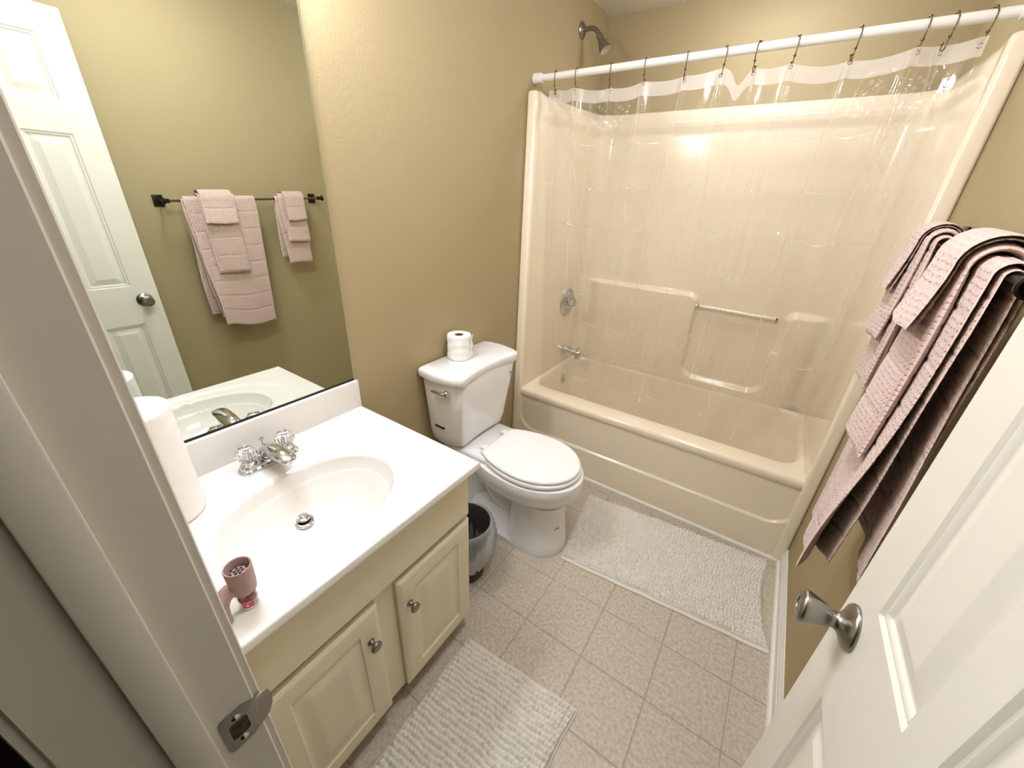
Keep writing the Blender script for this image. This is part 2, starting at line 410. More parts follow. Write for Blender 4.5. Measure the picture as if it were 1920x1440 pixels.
# the open six-panel door; swings to stand along the right wall
DX, DY0, DY1 = 1.361, 0.264, 0.82
door = structure(box('door_1', DX+0.0095, DX+0.0255, DY0, DY1, 0.012, 2.042, M_['door'], origin=(DX+0.017, DY0, 0.012), bev=0.0))
def door_skin(face_x, sgn, ny=140, nz=420):
    y = np.unique(np.concatenate([np.linspace(DY0, DY1, 60)]+[np.array([p+d for d in (-0.001, 0, 0.002, 0.004, 0.006, 0.008, 0.011, 0.014, 0.03, 0.037, 0.0385, 0.04, 0.0415)]) for p in (0.400, 0.588)]
        + [np.array([p-d for d in (-0.001, 0, 0.002, 0.004, 0.006, 0.008, 0.011, 0.014, 0.03, 0.037, 0.0385, 0.04, 0.0415)]) for p in (0.540, 0.730)]))
    zb = [(0.225, 0.846), (1.026, 1.632), (1.742, 1.952)]
    z = np.unique(np.concatenate([np.linspace(0.012, 2.042, 60)]+[np.array([p+s*d for d in (-0.001, 0, 0.002, 0.004, 0.006, 0.008, 0.011, 0.014, 0.03, 0.037, 0.0385, 0.04, 0.0415)])
         for a, b in zb for p, s in ((a, 1), (b, -1))]))
    Y, Z = np.meshgrid(y, z, indexing='ij'); dep = np.zeros_like(Y)
    for ya, yb in ((0.400, 0.540), (0.588, 0.730)):
        for za, zb_ in zb:
            d = np.minimum(np.minimum(Y-ya, yb-Y), np.minimum(Z-za, zb_-Z))
            pr = np.interp(d, [-1, 0, 0.002, 0.006, 0.008, 0.011, 0.014, 0.037, 0.040, 0.0415, 1], [0, 0, 0.004, 0.0045, 0.003, 0.0075, 0.0085, 0.002, 0.0012, 0.0012, 0.0012])
            dep = np.maximum(dep, pr)
    e = np.minimum(np.minimum(Y-DY0, DY1-Y), 0.003); dep = dep+np.where(e < 0.002, (0.002-e)*0.5, 0)
    return grid_me(np.full_like(Y, face_x)+sgn*dep, Y, Z)
link('panelled_face', door_skin(DX, 1), M_['door'], door)
link('panelled_face', door_skin(DX+0.035, -1), M_['door'], door)
bm = bmesh.new()
add_box(bm, DX+0.001, DX+0.034, DY1-0.012, DY1, 0.012, 2.042, 0.0015, 1); add_box(bm, DX+0.001, DX+0.034, DY0, DY0+0.012, 0.012, 2.042, 0.0015, 1)
add_box(bm, DX+0.001, DX+0.034, DY0, DY1, 0.012, 0.03, 0.0015, 1); add_box(bm, DX+0.001, DX+0.034, DY0, DY1, 2.03, 2.042, 0.0015, 1)
link('edge_frame', sharp(bmme(bm)), M_['door'], door)
kx, ky, kz = DX, 0.762, 0.958
kn = lathe('door_handle', [(0, 0), (0.0315, 0), (0.0320, 0.003), (0.0300, 0.006), (0.0215, 0.010), (0.0135, 0.015), (0.0112, 0.020), (0.0115, 0.025),
      (0.0150, 0.030), (0.0195, 0.041), (0.0225, 0.050), (0.0235, 0.0555), (0.0225, 0.059), (0.019, 0.0605), (0.011, 0.0610), (0.0105, 0.0600), (0, 0.0598)],
      (kx, ky, kz), (-1, 0, 0.0), M_['nickel'], door, 40, ang=60)
lathe('latch_plate', [(0, 0), (0.011, 0), (0.011, 0.0015), (0.006, 0.0018), (0.0055, 0.008), (0, 0.008)], (DX+0.0175, DY1, kz), (0, 1, 0), M_['nickel'], door, 20)
lathe('door_handle', [(0, 0), (0.0325, 0), (0.031, 0.006), (0.0145, 0.017), (0.012, 0.024), (0.0165, 0.036), (0.0245, 0.05), (0.021, 0.056), (0, 0.0565)], (DX+0.035, ky, kz), (1, 0, 0), M_['nickel'], door, 32, ang=60)
for hz in (0.25, 1.05, 1.83):
    V, F = tube_vf([(DX-0.002, DY0-0.004, hz-0.045), (DX-0.002, DY0-0.004, hz+0.045)], 0.0055, 12)
    vf('hinge', V, F, M_['nickel'], parent=door)

# ================================================================== TUB AND SURROUND (one moulded unit)
tub = thing('bathtub_surround', 'almond one-piece bathtub with moulded shower walls filling the far end', 'bathtub', (W/2, T+0.38, 0))
XI = 0.045
def surround_wall():
    R = 0.085
    yb = D-0.03
    # plan path with inward normals
    pts = []
    for t in np.linspace(T+0.015, yb-R, 26): pts.append((XI, t, 1, 0))
    for a in np.linspace(0, PI/2, 12)[1:]: pts.append((XI+R-R*math.cos(a), yb-R+R*math.sin(a), math.cos(a), -math.sin(a)))
    for t in np.linspace(XI+R, W-XI-R, 260)[1:]: pts.append((t, yb, 0, -1))
    for a in np.linspace(0, PI/2, 12)[1:]: pts.append((W-XI-R+R*math.sin(a), yb-R+R*math.cos(a), -math.sin(a), -math.cos(a)))
    for t in np.linspace(yb-R, T+0.015, 26)[1:]: pts.append((W-XI, t, -1, 0))
    P = np.array(pts)
    z = np.unique(np.concatenate([np.linspace(0.40, 1.10, 110), np.linspace(1.10, 1.75, 14), np.linspace(1.75, 1.908, 40)]))
    Z, S = np.meshgrid(z, np.arange(len(P)), indexing='ij')
    X0, Y_, NX, NY = P[S, 0], P[S, 1], P[S, 2], P[S, 3]
    # moulded ledge on the long wall, with a rounded-corner niche
    def rr(x, zz, x0, x1, z0, z1, r):   # signed distance inside a rounded rectangle
        qx = np.abs(x-(x0+x1)/2)-(x1-x0)/2+r; qz = np.abs(zz-(z0+z1)/2)-(z1-z0)/2+r
        return -(np.minimum(np.maximum(qx, qz), 0)+np.sqrt(np.maximum(qx, 0)**2+np.maximum(qz, 0)**2)-r)
    onback = sst(XI+0.02, XI+R+0.05, X0)*sst(W-XI-0.02, W-XI-R-0.05, X0)
    block1 = rr(X0, Z, -0.4, 0.795, 0.0, 1.008, 0.06)
    low = sst(0.505, 0.485, Z)
    block2 = rr(X0, Z, 1.235, 2.2, 0.0, 0.985, 0.06)
    blk = np.maximum(sst(-0.003, 0.017, block1), np.maximum(sst(-0.003, 0.03, block2), rr(X0, Z, 0, W, 0, 0.50, 0.01) > 0))
    # keep the niche's lower corners rounded
    nich = rr(X0, Z, 0.795, 1.235, 0.495, 1.6, 0.07)
    blk = np.where((X0 > 0.7) & (X0 < 1.33) & (Z < 0.75), 1-sst(-0.012, 0.010, nich), blk)
    off = 0.036*blk*onback
    off += np.interp(Z, [0, 1.79, 1.80, 1.815, 1.83, 1.85, 1.87, 1.885, 1.897, 1.905, 1.908], [0, 0, 0.001, 0.006, 0.011, 0.0135, 0.011, 0.004, -0.004, -0.014, -0.028])
    off = np.where(Z > 1.70, off*sst(T+0.03, T+0.13, Y_), off)
    ztop = 1.905 + 0.032*(np.clip(Y_-T, 0, 1)/0.76)
    Z2 = np.where(Z > 1.1, 1.1+(Z-1.1)*(ztop-1.1)/(1.908-1.1), Z)
    return grid_me(X0+NX*off, Y_+NY*off, Z2)
link('surround_wall', surround_wall(), M_['tub'], tub)
# front flanges: rounded upright posts of the moulding against the walls
for nm, xa, xb in (('l', 0.0, XI+0.004), ('r', W-XI-0.004, W)):
    rings = []
    for z, ins in ((0.0, 0.0), (1.895, 0.0), (1.902, 0.002), (1.906, 0.006)):
        rings.append(rrect(xa+ins*(nm == 'r'), xb-ins*(nm == 'l'), T-0.012+ins, T+0.035, 0.013, z, 5))
    V, F = loft(rings); vf('flange', V, F, M_['tub'], parent=tub, ang=50)
# apron with a shallow recessed field
nx, nz = 260, 90
x = np.linspace(XI-0.002, W-XI+0.002, nx); z = np.unique(np.concatenate([np.linspace(0, 0.15, 8), np.linspace(0.15, 0.41, 90)]))
X, Z = np.meshgrid(x, z, indexing='ij')
qx = np.abs(X-0.775)-0.725+0.11; qz = np.abs(Z-(0.184+0.45))-0.45+0.11
sd = -(np.minimum(np.maximum(qx, qz), 0)+np.sqrt(np.maximum(qx, 0)**2+np.maximum(qz, 0)**2)-0.11)
rec = 0.011*sst(-0.002, 0.011, sd)
link('apron', grid_me(X, T-0.008+rec, Z), M_['tub'], tub)
# rim and basin: stacked rounded rings
def ring(l, r, f, b, rad, z): return rrect(XI-0.002+l, W-XI+0.002-r, T+f, D-0.064-b, rad, z, 8)
rings = [ring(0, 0, 0.003, 0, 0.004, 0.395), ring(0, 0, -0.006, 0, 0.004, 0.405), ring(0, 0, -0.006, 0, 0.004, 0.425), ring(0, 0, -0.002, 0, 0.005, 0.437), ring(0, 0, 0.006, 0, 0.006, 0.4425), ring(0, 0, 0.016, 0, 0.008, 0.444),
         ring(0.006, 0.010, 0.06, 0.001, 0.05, 0.4425), ring(0.012, 0.018, 0.105, 0.002, 0.085, 0.4405), ring(0.016, 0.024, 0.118, 0.003, 0.095, 0.436), ring(0.020, 0.030, 0.127, 0.006, 0.10, 0.426), ring(0.024, 0.036, 0.132, 0.008, 0.105, 0.41)]
for k in range(1, 9):
    t = k/8; rings.append(ring(0.024+0.05*t, 0.036+0.15*t**1.2, 0.132+0.035*t, 0.008+0.045*t, 0.105+0.02*t, 0.41-0.275*t))
for k in range(1, 6):
    a = PI/2*k/5; q = 0.05*(1-math.cos(a)); s = 0.045*math.sin(a)
    rings.append(ring(0.074+q, 0.186+q*1.4, 0.167+q, 0.053+q, 0.13, 0.135-s))
V, F = loft(rings, False, True); vf('tub_basin', V, F, M_['tub'], parent=tub, ang=60)
# grab bar in the niche
V, F = tube_vf([(0.785, D-0.052, 0.94), (1.20, D-0.052, 0.934)], 0.0095, 16)
gb = vf('grab_bar', V, F, mat('pale_bar', (244, 236, 218), 0.08, coat=0.5), parent=tub); gb['label'] = 'pale glossy grab bar'
for xx, zz in ((0.797, 0.94), (1.20, 0.934)):
    lathe('bar_socket', [(0, 0), (0.014, 0), (0.014, 0.003), (0.011, 0.006), (0.011, 0.012), (0, 0.012)], (xx, D-0.052, zz), (1 if xx < 1 else -1, 0, 0), M_['chrome'] if xx < 1 else M_['tub'], tub, 20)
lathe('bar_post', [(0.010, 0), (0.010, 0.03)], (1.20, D-0.022, 0.934), (0, -1, 0), M_['tub'], tub, 16)
lathe('drain', [(0, 0.004), (0.018, 0.004), (0.03, 0.0015), (0.031, 0)], (0.25, 2.45, 0.0905), (0, 0, 1), M_['chrome'], tub, 24)

# ---- valve, spout, overflow, shower head
vy, vz = 2.518, 0.878
vt = thing('shower_valve', 'round chrome shower valve plate with clear knob on the left tub wall', 'faucet', (XI, vy, vz))
lathe('escutcheon', [(0, 0.0), (0.092, 0.0), (0.094, 0.003), (0.090, 0.009), (0.078, 0.012), (0.072, 0.0085), (0.050, 0.0085), (0.026, 0.012), (0.022, 0.022), (0, 0.024)], (XI, vy, vz), (1, 0, 0), M_['chrome'], vt, 44, ang=50)
lathe('knob', [(0, 0.020), (0.018, 0.021), (0.027, 0.028), (0.030, 0.040), (0.026, 0.054), (0.018, 0.060), (0, 0.060)], (XI, vy, vz), (1, 0, 0), M_['acrylic'], vt, 10, ang=10)
lathe('cap', [(0, 0.0605), (0.009, 0.0605), (0.009, 0.0625), (0, 0.063)], (XI, vy, vz), (1, 0, 0), M_['chrome'], vt, 16)
for dz in (0.052, -0.052): lathe('screw', [(0, 0.011), (0.004, 0.011), (0.004, 0.008)], (XI, vy, vz+dz), (1, 0, 0), M_['chrome'], vt, 10)
sy, sz = 2.528, 0.545
sp = thing('tub_spout', 'chrome tub spout with diverter pin below the shower valve', 'faucet', (XI, sy, sz))
rings = []
for xo, ry, rz, zc in ((0, 0.024, 0.025, 0), (0.004, 0.026, 0.027, 0), (0.04, 0.025, 0.026, -0.001), (0.09, 0.0225, 0.023, -0.006), (0.115, 0.021, 0.024, -0.010), (0.128, 0.019, 0.026, -0.014), (0.134, 0.014, 0.022, -0.016)):
    rings.append([(XI+xo, sy+ry*math.cos(a), sz+zc+rz*math.sin(a)) for a in np.linspace(0, 2*PI, 24, endpoint=False)])
V, F = loft(rings)
V, F = lathe_vf([(0.017, 0), (0.0175, -0.03), (0.0135, -0.031), (0.013, -0.01)], (XI+0.112, sy, sz-0.014), (0, 0, 1), 20, V, F)
vf('spout_body', V, F, M_['chrome'], parent=sp, ang=45)
lathe('diverter_pin', [(0, 0.036), (0.006, 0.035), (0.0065, 0.029), (0.003, 0.027), (0.003, 0)], (XI+0.112, sy, sz+0.0), (0, 0, 1), M_['chrome'], sp, 14)
oy, oz = 2.50, 0.330
ov = thing('overflow_plate', 'small round chrome overflow plate with centre screw under the tub spout', 'drain cover', (XI+0.03, oy, oz))
axo = Vector((1, 0, 0.12)).normalized()
lathe('plate', [(0, 0.008), (0.012, 0.010), (0.030, 0.009), (0.037, 0.005), (0.038, 0), (0.036, -0.006)], (XI+0.033, oy, oz), axo, M_['chrome'], ov, 32)
lathe('screw', [(0, 0.0125), (0.0045, 0.012), (0.005, 0.009)], Vector((XI+0.033, oy, oz)), axo, M_['dark'], ov, 12)
shy, shz = 2.465, 2.244
sh = thing('wall_shower', 'brushed nickel shower head on a bent arm high on the left wall', 'shower head', (0.001, shy, shz))
lathe('escutcheon', [(0, 0.001), (0.034, 0.001), (0.035, 0.004), (0.028, 0.009), (0.014, 0.012), (0.011, 0.014), (0, 0.014)], (0, shy, shz), (1, 0, 0), M_['nickel'], sh, 32)
arm = [(0.004, shy, shz), (0.03, shy, shz+0.002), (0.052, shy, shz+0.002), (0.072, shy, shz-0.004), (0.086, shy, shz-0.016), (0.098, shy, shz-0.032)]
V, F = tube_vf(arm, 0.0105, 16); vf('arm', V, F, M_['nickel'], parent=sh, ang=60)
dr = Vector((0.55, 0, -0.84)).normalized()
lathe('shower_head', [(0, 0), (0.014, 0), (0.0155, 0.004), (0.0155, 0.018), (0.0145, 0.022), (0.018, 0.034), (0.0255, 0.062), (0.0275, 0.068), (0.0275, 0.078), (0.025, 0.080)], (0.095, shy, shz-0.028), dr, M_['nickel'], sh, 32)
fc = lathe('spray_face', [(0.0265, 0.0), (0.024, 0.001), (0.02, -0.002), (0, -0.002)], Vector((0.095, shy, shz-0.028))+dr*0.0795, dr, mat('spray_face_grey', (176, 170, 150), 0.5), sh, 32)

# ================================================================== CURTAIN ROD, HOOKS, CURTAIN
RY, RZ = 2.044, 1.959
rod = thing('curtain_rod', 'white straight shower curtain rod spanning above the tub', 'curtain rod', (W/2, RY, RZ))
V, F = tube_vf([(0.012, RY, RZ), (W-0.012, RY, RZ)], 0.0135, 24); vf('pole', V, F, M_['white_rod'], parent=rod, ang=50)
for xx, s in ((0.0005, 1), (W-0.0005, -1)):
    lathe('end_cap', [(0, 0), (0.0205, 0), (0.021, 0.004), (0.0195, 0.03), (0.0175, 0.040), (0.0135, 0.042)], (xx, RY, RZ), (s, 0, 0), M_['white_rod'], rod, 24)
hx = [0.110, 0.213, 0.363, 0.506, 0.656, 0.784, 0.885, 0.994, 1.150, 1.301, 1.355, 1.428]
ordw = ['first', 'second', 'third', 'fourth', 'fifth', 'sixth', 'seventh', 'eighth', 'ninth', 'tenth', 'eleventh', 'twelfth']
def hook_meshes():
    """local coordinates, rod centre at the origin"""
    P = []
    for a in np.linspace(-60, 175, 22): P.append((0, -0.0165*math.sin(math.radians(a-0))*1.0, 0))
    P = [(0, 0.0163*math.cos(math.radians(a)), 0.0163*math.sin(math.radians(a))) for a in np.linspace(-35, 185, 20)]
    P += [(0, -0.0160, -0.012), (0, -0.0135, -0.026), (0, -0.0105, -0.038), (0, -0.0080, -0.046), (0, -0.0085, -0.052)]
    for a in np.linspace(150, 420, 14): P.append((0, -0.0005+0.0085*math.cos(math.radians(a)), -0.0575+0.0085*math.sin(math.radians(a))))
    V, F = tube_vf(P, 0.0017, 8)
    wire = pyme(V, F)
    beads = []
    V, F = [], []
    for a in (70, 84, 98, 112): sph_vf((0, 0.0172*math.cos(math.radians(a)), 0.0172*math.sin(math.radians(a))), 0.0040, V, F, 10, 6)
    beads.append(pyme(V, F))
    for dy, dz in ((-0.0102, -0.036), (0.0075, -0.0485)):
        V, F = sph_vf((0, dy, dz), 0.0042, [], [], 10, 6); beads.append(pyme(V, F))
    for me in [wire]+beads:
        me.materials.append(M_['hook'])
        for p in me.polygons: p.use_smooth = True
    return wire, beads
wire, beads = hook_meshes()
for i, xx in enumerate(hx):
    e = ', by the shower head wall' if i == 0 else (', by the towel wall' if i == 11 else '')
    t = thing('curtain_hook', 'bronze curtain hook, %s from the left on the rod%s' % (ordw[i], e), 'hook', (xx, RY, RZ), 'bronze hooks along the curtain rod')
    t.rotation_euler = (0, 0, math.radians([8, -6, 12, -4, 10, 22, -12, 16, 18, 14, 26, 30][i]))
    for nm, me in (('wire', wire), ('rollers', beads[0]), ('bead', beads[1]), ('bead', beads[2])):
        o = bpy.data.objects.new(nm, me); C.objects.link(o); o.parent = t

def curtain():
    cu = thing('shower_curtain', 'clear vinyl shower curtain with a frosted top band, hung inside the tub', 'shower curtain', (W/2, RY, RZ-0.05))
    xL, xR = 0.074, 1.440
    u = np.linspace(0, 1, 900)
    # top edge height: sags a little between hooks, one deep dip
    def ztop(x):
        z = np.full_like(x, 1.906)
        allx = [xL]+hx+[xR]
        for a, b in zip(allx[:-1], allx[1:]):
            m = (x >= a) & (x <= b); t = (x[m]-a)/(b-a); z[m] -= 0.16*(b-a)**1.0*4*t*(1-t)*0.35
        z -= 0.045*np.exp(-((x-0.845)/0.022)**2)
        z += 0.008*np.sin(x*9+1)
        return z
    x = xL+(xR-xL)*u
    zt = ztop(x)
    v = np.concatenate([np.linspace(0, 0.045, 12), 0.045+np.linspace(0, 1, 520)[1:]*1.62])   # distance down
    X, Vd = np.meshgrid(x, v, indexing='ij'); ZT = np.repeat(zt[:, None], len(v), 1)
    low = np.clip(Vd/1.6, 0, 1)
    Y = RY+0.004+0.125*sst(0.0, 0.85, low)
    # wide waves fixed by the hooks
    k = np.interp(x, hx, np.arange(len(hx)))
    Y += (0.013*np.cos(PI*k)[:, None])*(0.35+0.65*np.exp(-Vd*1.5))*(Vd > -1)
    Y += 0.010*np.sin(X*17+Vd*1.3)*low+0.006*np.sin(X*41+Vd*2.1+1)*(0.4+0.6*low)
    CRS = np.zeros_like(Y)
    # narrow pleats, most of them start under a hook
    r = np.random.default_rng(3)
    for h in list(hx)+list(hx):
        cx = h+r.normal(0, 0.010); sl = r.normal(0, 0.035); wd_ = r.uniform(0.0022, 0.0060); am = r.uniform(0.0025, 0.007)*r.choice([-1, 1])
        L = r.uniform(0.35, 1.6); c = cx+sl*Vd+0.006*np.sin(Vd*6+r.uniform(0, 6))
        gp = sst(L, L*0.5, Vd)*sst(0.0, 0.06, Vd+0.02)
        Y += am*np.exp(-((X-c)/(wd_*(1+Vd*1.2)))**2)*gp
        CRS = np.maximum(CRS, 0.45*r.uniform(0.2, 1)*np.exp(-((X-c-wd_*0.5)/0.0022)**2)*gp)
    for _ in range(46):
        cx = r.uniform(xL, xR); sl = r.normal(0, 0.03); wd_ = r.uniform(0.0018, 0.0048); am = r.uniform(0.001, 0.0035)*r.choice([-1, 1])
        a = r.uniform(0, 1.2); L = r.uniform(0.15, 0.6); c = cx+sl*Vd
        gp = sst(a, a+0.05, Vd)*sst(a+L, a+L-0.08, Vd)
        Y += am*np.exp(-((X-c)/wd_)**2)*gp
        CRS = np.maximum(CRS, 0.35*r.uniform(0.1, 1)*np.exp(-((X-c)/0.0020)**2)*gp)
    # fold creases left by the packaging
    for kz in range(1, 10):
        z0 = 0.03+0.168*kz
        pat = np.clip(np.sin(X*(9+kz)+kz*1.7)+0.55*np.sin(X*31+kz*2.3), 0, 1.2)
        Y += 0.0022*pat*np.exp(-((Vd-z0)/0.0035)**2)
        p2 = np.clip(np.sin(X*(14+kz*2)+kz*2.9)+0.8*np.sin(X*47+kz*1.3)-0.35, 0, 1)
        CRS = np.maximum(CRS, (0.12+0.88*p2)*np.exp(-((Vd-z0)/0.0019)**2))
        Y += 0.0015*np.clip(np.sin(X*23+kz*4.1), 0, 1)*np.exp(-((Vd-z0-0.012)/0.003)**2)
    # crumpled patches near the top
    for cx, w, d0, d1, am in ((0.335, 0.038, 0.045, 0.175, 0.0075), (0.42, 0.030, 0.05, 0.16, 0.0065), (1.235, 0.03, 0.05, 0.17, 0.003), (1.345, 0.03, 0.06, 0.35, 0.003), (1.09, 0.05, 0.5, 0.75, 0.002), (1.05, 0.09, 0.75, 0.95, 0.002), (0.62, 0.04, 1.0, 1.2, 0.002)):
        c = cx-0.16*(Vd-d0)*(cx > 1)
        msk = np.exp(-((X-c)/w)**4)*sst(d0-0.02, d0+0.02, Vd)*sst(d1, d1-0.03, Vd)
        Y += am*msk*(np.sin(X*260+Vd*120+3*np.sin(Vd*80))*0.5+np.sin(X*140-Vd*210)*0.5)
        Y += -0.012*msk
        CRS = np.maximum(CRS, 0.25*msk*np.clip(np.sin(X*260+Vd*120+3*np.sin(Vd*80))+np.sin(X*140-Vd*210)-0.4, 0, 1)*(d1 < 0.4))
    Zc = ZT-Vd
    nb = 12
    me = grid_me(X[:, nb-1:], Y[:, nb-1:], Zc[:, nb-1:]); 
    at = me.attributes.new('crease', 'FLOAT', 'POINT'); at.data.foreach_set('value', CRS[:, nb-1:].astype(np.float32).ravel())
    link('clear_sheet', me, M_['vinyl'], cu)
    me = grid_me(X[:, :nb], Y[:, :nb]-0.0006, Zc[:, :nb]); link('header_band', me, M_['frost'], cu)
    for h in hx:
        V, F = [], []
        ring_ = [(h+0.0055*math.cos(a), 0, RZ-0.0655+0.0055*math.sin(a)) for a in np.linspace(0, 2*PI, 14, endpoint=False)]
        i = int(np.argmin(np.abs(x-h))); yy = float(Y[i, 3])
        ring_ = [(p[0], yy-0.0006, p[2]) for p in ring_]
        V, F = tube_vf(ring_, 0.0011, 6, closed=True); vf('grommet', V, F, M_['chrome'], parent=cu)
curtain()

# ================================================================== VANITY
CX, CY0, CY1 = 0.527, Y1+0.003, 0.937
van = thing('vanity_cabinet', 'cream painted vanity cabinet with two raised-panel doors under the sink', 'cabinet', (0.26, 0.6, 0))
bm = bmesh.new()
for q in ((0.001, CX, CY0, CY0+0.016, 0.075, 0.742), (0.001, CX, CY1-0.016, CY1, 0.075, 0.742), (0.001, 0.012, CY0+0.016, CY1-0.016, 0.075, 0.60), (0.012, CX, CY0+0.016, CY1-0.016, 0.075, 0.091),
          (CX-0.019, CX, CY0+0.016, CY1-0.016, 0.091, 0.742)): add_box(bm, *q, 0.0012, 1)
add_box(bm, 0.001, CX-0.06, CY0, CY1-0.003, 0.001, 0.076)
link('cabinet_body', sharp(bmme(bm)), M_['cab'], van)
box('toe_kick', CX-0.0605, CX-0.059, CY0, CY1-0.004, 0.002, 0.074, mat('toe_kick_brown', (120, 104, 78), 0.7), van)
def slab_relief(x, y0, y1, z0, z1, th, prof, extra=()):
    """front board standing on plane x, facing +x, relief depth by distance to its edge"""
    ds = [p[0] for p in prof]
    dl = sorted({0.0}|{d for d in ds if 0 <= d < 0.12})
    def ax(a, b): return np.unique(np.clip(np.concatenate([np.array(dl)+a, b-np.array(dl), np.linspace(a, b, 12)]), a, b))
    Y, Z = np.meshgrid(ax(y0, y1), ax(z0, z1), indexing='ij')
    d = np.minimum(np.minimum(Y-y0, y1-Y), np.minimum(Z-z0, z1-Z))
    X = x+th+np.interp(d, ds, [p[1] for p in prof])
    return grid_me(X, Y, Z)
dprof = [(0, -0.0165), (0.0001, -0.006), (0.004, -0.003), (0.007, -0.0025), (0.010, -0.0005), (0.013, 0), (0.058, 0), (0.061, -0.0035), (0.066, -0.0042), (0.074, -0.004), (0.095, -0.0008), (0.099, 0.0002), (0.5, 0.0002)]
fprof = [(0, -0.0165), (0.0001, -0.006), (0.006, -0.002), (0.012, 0), (0.5, 0)]
for yy0, yy1, ky_ in ((CY0+0.018, 0.572, 0.557), (0.634, 0.929, 0.662)):
    dm = slab_relief(CX+0.001, yy0, yy1, 0.080, 0.540, 0.0175, dprof)
    dd = link('door', sharp(dm, 30), M_['cab'], van)
    ky2 = yy1-0.034 if yy1 < 0.6 else yy0+0.034
    lathe('handle', [(0, 0), (0.010, 0), (0.0105, 0.002), (0.0065, 0.005), (0.0055, 0.011), (0.007, 0.015), (0.0135, 0.0185), (0.0155, 0.022), (0.0148, 0.0255), (0.010, 0.0285), (0, 0.0295)],
          (CX+0.0183, ky2, 0.433), (1, 0, 0), M_['nickel'], dd, 28, ang=60)
link('false_front', sharp(slab_relief(CX+0.001, CY0+0.018, 0.929, 0.558, 0.722, 0.0175, fprof), 30), M_['cab'], van)

# one-piece top with an oval basin
top = thing('sink_countertop', 'white cultured marble countertop with oval basin and backsplash', 'countertop', (0.286, 0.605, CH))
def top_mesh():
    x = np.linspace(0.0, 0.572, 230); y = np.linspace(Y1+0.0015, 0.9475, 300)
    X, Y = np.meshgrid(x, y, indexing='ij')
    q = (np.abs((X-0.337)/0.152)**2.15+np.abs((Y-0.572)/0.212)**2.15)**(1/2.15)   # 1 on the basin's edge
    t = np.clip(1-q, 0, 1)
    depth = 0.128*(1-(1-sst(0, 0.62, t)**0.85))
    depth = 0.128*np.clip(1-np.clip(q, 0, 1)**2.6, 0, 1)**0.85
    depth *= 1+0.0*X
    # bowl is deepest towards the back where the drain sits
    edge = sst(1.06, 0.985, q)
    Z = CH-0.003*edge*(q > 0.9)-depth
    # raised outer border following the bowl and swinging round the tap
    q2 = (np.abs((X-0.325)/0.205)**2.5+np.abs((Y-0.598)/0.262)**2.5)**(1/2.5)
    d2 = (1-q2)*0.2
    xb = 0.118+0.056*np.exp(-(np.abs(Y-0.585)/0.135)**4)
    d3 = X-xb
    d = np.minimum(d2, d3)
    Z -= 0.0045*sst(0.0, 0.007, d)
    # rounded front and end edges
    e = np.minimum(0.572-X, 0.9475-Y); Z -= np.where(e < 0.004, 0.004-np.sqrt(np.maximum(0.004**2-(0.004-e)**2, 0)), 0)
    return X, Y, Z
X, Y, Z = top_mesh()
a, b = X.shape
bot = CH-0.0205
# add the skirt rows
Xs = np.concatenate([X, X[-1:], X[-1:]], 0); Ys = np.concatenate([Y, Y[-1:], Y[-1:]], 0); Zs = np.concatenate([Z, np.full((1, b), bot), np.full((1, b), bot)], 0)
Xs[-1] -= 0.04
Xs = np.concatenate([Xs, Xs[:, -1:], Xs[:, -1:]], 1); Ys = np.concatenate([Ys, Ys[:, -1:], Ys[:, -1:]-0.03], 1); Zs = np.concatenate([Zs, np.full((a+2, 1), bot), np.full((a+2, 1), bot)], 1)
link('basin_slab', sharp(grid_me(Xs, Ys, Zs), 50), M_['marble'], top)
box('backsplash', 0.0005, 0.0205, Y1+0.0015, 0.9475, CH-0.001, CH+0.1025, M_['marble'], top, 0.003)
DXc, DYc = 0.262, 0.568
qd = ((abs(DXc-0.337)/0.152)**2.15+(abs(DYc-0.572)/0.212)**2.15)**(1/2.15)
DZ = CH-0.0035-0.128*(1-qd**2.6)**0.85
dn = lathe('drain', [(0.016, -0.01), (0.0165, 0.0005), (0.0175, 0.0030), (0.022, 0.0028), (0.0245, 0.001), (0.025, -0.004)], (DXc, DYc, DZ+0.002), (0.12, 0, 1), M_['chrome'], top, 32)
lathe('stopper', [(0.013, -0.012), (0.0135, 0.009), (0.0165, 0.0105), (0.0168, 0.0125), (0.0145, 0.0145), (0.006, 0.0155), (0, 0.0156)], (DXc, DYc, DZ+0.002), (0.12, 0, 1), M_['chrome'], dn, 32)
lathe('drain_well', [(0.0, -0.001), (0.0165, -0.001)], (DXc, DYc, DZ+0.0025), (0.12, 0, 1), M_['dark'], dn, 20)

# ---- tap
FX, FY, FZ = 0.092, 0.588, CH
fa = thing('sink_faucet', 'chrome centre-set sink faucet with two clear faceted knobs', 'faucet', (FX, FY, FZ))
def oblong(hx_, hy_, z): return rrect(FX-hx_, FX+hx_, FY-hy_, FY+hy_, hx_*0.98, z, 8)
V, F = loft([oblong(0.026, 0.080, FZ), oblong(0.0265, 0.0805, FZ+0.004), oblong(0.025, 0.079, FZ+0.007), oblong(0.0205, 0.075, FZ+0.009), oblong(0.020, 0.0745, FZ+0.016), oblong(0.018, 0.0725, FZ+0.0185)])
vf('base_plate', V, F, M_['chrome'], parent=fa, ang=35)
